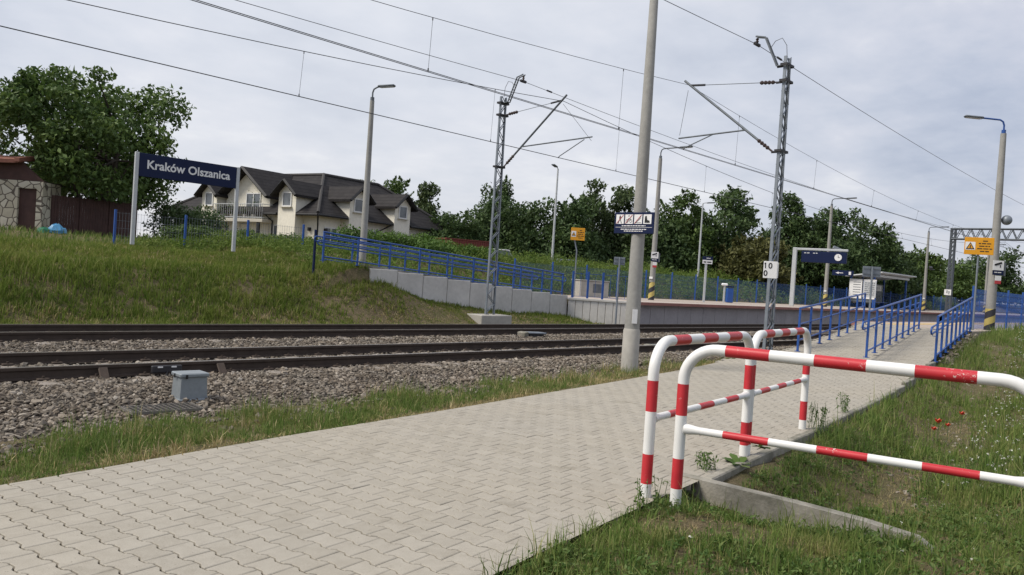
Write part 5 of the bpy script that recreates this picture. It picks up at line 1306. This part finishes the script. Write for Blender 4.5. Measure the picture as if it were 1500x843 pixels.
# tall weeds behind ramp and platform
def weeds(name, label, x0, x1, y0, y1, dens, hmin, hmax, keep=None, ls=.13):
    x, y = scatter(x0, x1, y0, y1, dens)
    if keep is not None: o = keep(x, y); x = x[o]; y = y[o]
    n = len(x); hh = rng.uniform(hmin, hmax, n) * (.75 + .35 * np.sin(x * 1.1) * np.sin(y * 1.7 + x * .4)); base = np.stack([x, y, gz(x, y)], -1); k = 9
    q = rng.uniform(.05, 1, (n, k)) ** .8; lp = base[:, None] + np.stack([rng.normal(0, .10, (n, k)), rng.normal(0, .10, (n, k)), q * hh[:, None]], -1)
    v, f = leaf_cloud(lp.reshape(-1, 3), rng.uniform(.6, 1.4, n * k) * ls, None, -.5, .34)
    return tag(np_mesh(name, v, f, np.arange(len(f) // 3) * 3, M['weeds']), label, None, None, 'stuff')
weeds('tall_weeds', 'tall green weeds on the rise behind the far platform fence', 24.8, 46, 23.6, 31, 44, .3, 1.0)
weeds('far_weeds', 'weeds behind the far end of the far platform', 46, 100, 23.6, 29, 12, .3, 1.0, None, .2)
weeds('ramp_weeds', 'weeds and tall grass behind the far ramp railings', 14.2, 24.8, 22.4, 30, 30, .15, .6)
weeds('garden_weeds', 'tall grass and weeds along the top of the bank before the house', 10.6, 15.2, 26.2, 29.5, 40, .2, .55, lambda x, y: ~((x < 12.2) & (y > 28.5)))
P, dd = field(2, 25, 26.4, 36, 60, lambda x, y: (x < 17), 30, .2)
tag(blades('garden_grass', P, rng.uniform(.08, .3, len(P)), rng.uniform(.02, .035, len(P)), M['grass'], .5), 'grass before the shed and board fence', None, None, 'stuff')

# broad leaved small weeds in the near verge (ground cover)
P, dd = field(2.2, 12, -2, 4.6, 420, kR, 5, 1.0); P = P[np.sin(P[:, 0] * 3.1 + 1) * np.sin(P[:, 1] * 3.7) > -.35]; k = 8
Q = (P[:, None] + np.stack([rng.normal(0, .03, (len(P), k)), rng.normal(0, .03, (len(P), k)), rng.uniform(.015, .08, (len(P), k))], -1)).reshape(-1, 3)
v, f = leaf_cloud(Q, rng.uniform(.5, 1.5, len(Q)) * .034, None, 0, .5)
tag(np_mesh('clover_leaves', v, f, np.arange(len(f) // 3) * 3, M['broadleaf']), 'small leafy ground cover in the near verge', None, None, 'stuff')
# white meadow flowers
def flowers(name, label, P, hmin, hmax, rad):
    n = len(P); hh = rng.uniform(hmin, hmax, n); top = P + np.stack([rng.normal(0, .04, n), rng.normal(0, .04, n), hh], -1); k = 5
    Q = (top[:, None] + rng.normal(0, rad * .5, (n, k, 3))).reshape(-1, 3); v, f = leaf_cloud(Q, rng.uniform(.8, 1.3, len(Q)) * rad, None, 0, .9)
    w = .0025; sv = np.stack([P + [w, 0, 0], P - [w, 0, 0], top - [w, 0, 0], top + [w, 0, 0]], 1).reshape(-1, 3); b0 = len(v)
    loops = np.concatenate([f, b0 + np.arange(4 * n)]); st = np.concatenate([np.arange(len(f) // 3) * 3, len(f) + 4 * np.arange(n)])
    return tag(np_mesh(name, np.concatenate([v, sv]), loops, st, [M['petals'], M['stem']], mi=np.concatenate([np.zeros(len(f) // 3, int), np.ones(n, int)])), label, None, None, 'stuff')
P, dd = field(9, 34, -6, 5.2, 42, lambda x, y: (y_right(x) - y > 1.5), 14, .5)
flowers('meadow_flowers', 'small white flowers scattered through the meadow grass', P, .15, .42, .015)
P, dd = field(2.5, 9, -2, 3.0, 5, kR, 6, .6)
flowers('clover_flowers', 'few white clover heads in the near verge', P, .04, .12, .011)
# loose stones in the ditch
x, y = scatter(6.5, 24, 1.5, 5.6, 75); w = y_right(x) - y; ok = np.abs(w - 1.15 + .25 * np.sin(x * 2.7)) < rng.exponential(.22, len(x)); x = x[ok]; y = y[ok]
stones('ditch_stones', np.stack([x, y, gz(x, y)], -1), rng.uniform(.012, .04, len(x)), M['stones'], label='loose stones in the dry ditch right of the path')
x, y = scatter(20.6, 28, 4.8, 7, 60); w = y_right(x) - y; ok = (w > .02) & (w < .4); x = x[ok]; y = y[ok]
stones('ramp_rubble', np.stack([x, y, np.maximum(gz(x, y), zw(x) - .12)], -1), rng.uniform(.03, .085, len(x)), M['stones'], label='rubble and block ends along the right edge of the ramp')
# poppies
for (x, y, hh, s, lb) in ((12.9, 3.35, .32, 1.0, 'red poppy, largest bloom of the cluster by the ditch'), (12.75, 3.36, .23, .8, 'red poppy just below the largest bloom by the ditch'), (13.1, 3.27, .26, .75, 'red poppy right beside the pair by the ditch'), (14.3, 3.38, .30, .85, 'lone red poppy standing farther right and higher than the others')):
    t = thing('poppy', lb, 'flower', (x, y, G(x, y)), 0, 'red poppies by the ditch')
    MB().tube([(0, 0, -.02), (.01, .0, hh * .6), (0, 0, hh)], .004, 5).build('stem', M['stem'], t)
    mb = MB()
    for k in range(5):
        a = k * 1.256; r_ = .045 * s; mb.add([(0, 0, hh), (r_ * math.cos(a - .8), r_ * math.sin(a - .8), hh + .035 * s), (1.1 * r_ * math.cos(a), 1.1 * r_ * math.sin(a), hh + .07 * s), (r_ * math.cos(a + .8), r_ * math.sin(a + .8), hh + .035 * s)], [(0, 1, 2, 3)])
    mb.build('petals', M['poppy'], t)
# individual weeds growing at the kerb
def weed(label, x, y, kind, hh, n, seed):
    r = random.Random(seed); t = thing('weed', label, 'weed', (x, y, max(G(x, y), float(zw(x)) - .02)), 0, 'weeds growing at the barrier feet')
    if kind == 'rosette':
        mb = MB()
        for k in range(n):
            a = r.uniform(0, 6.28); L = r.uniform(.12, .24); e = r.uniform(.25, .9); d = Vector((math.cos(a), math.sin(a), 0)); s = Vector((-math.sin(a), math.cos(a), 0)) * L * .16
            p = [Vector((0, 0, .01)) + d * L * q + Vector((0, 0, L * math.sin(e) * (q - .55 * q * q))) for q in (0, .35, .7, 1)]
            mb.add([p[0] + s * .3, p[0] - s * .3, p[1] - s, p[1] + s, p[2] - s * 1.1, p[2] + s * 1.1, p[3]], [(0, 1, 2, 3), (3, 2, 4, 5), (5, 4, 6)])
        mb.build('leaves', M['broadleaf'], t)
    else:
        mb = MB(); Q = []
        for k in range(n):
            a = r.uniform(0, 6.28); h_ = hh * r.uniform(.6, 1); b_ = Vector((r.uniform(-.1, .1), r.uniform(-.1, .1), -.02)); tp = b_ + Vector((math.cos(a) * .15 * h_, math.sin(a) * .15 * h_, h_)); mb.tube([b_, b_.lerp(tp, .5), tp], .0025, 4)
            for q in range(9): Q.append(b_.lerp(tp, r.uniform(.25, 1)) + Vector((r.uniform(-.025, .025), r.uniform(-.025, .025), 0)))
        mb.build('stem', M['stem'], t); Q = np.array([tuple(q) for q in Q]); v, f = leaf_cloud(Q, rng.uniform(.6, 1.3, len(Q)) * .045, None, 0, .35); np_mesh('leaves', v, f, np.arange(len(f) // 3) * 3, M['broadleaf'], t)
weed('broad leaved weed at the foot of the shared middle barrier post', 7.05, 3.52, 'rosette', .2, 11, 1)
weed('grassy weed tuft in the corner where kerb and low wall meet', 6.55, 3.62, 'stalk', .22, 14, 2)
weed('wispy tall weed beside the farthest barrier post', 9.85, 3.92, 'stalk', .38, 16, 3)
weed('weed tuft growing over the kerb farther along the path', 11.6, 4.28, 'stalk', .34, 12, 4)
weed('small weed rosette on the paving edge right of the middle post', 8.1, 3.82, 'rosette', .1, 6, 5)
weed('wispy weed between the two nearest barrier feet', 5.05, 3.2, 'stalk', .3, 10, 6)

for o in bpy.data.objects:
    if o.type == 'MESH': o.data.update()
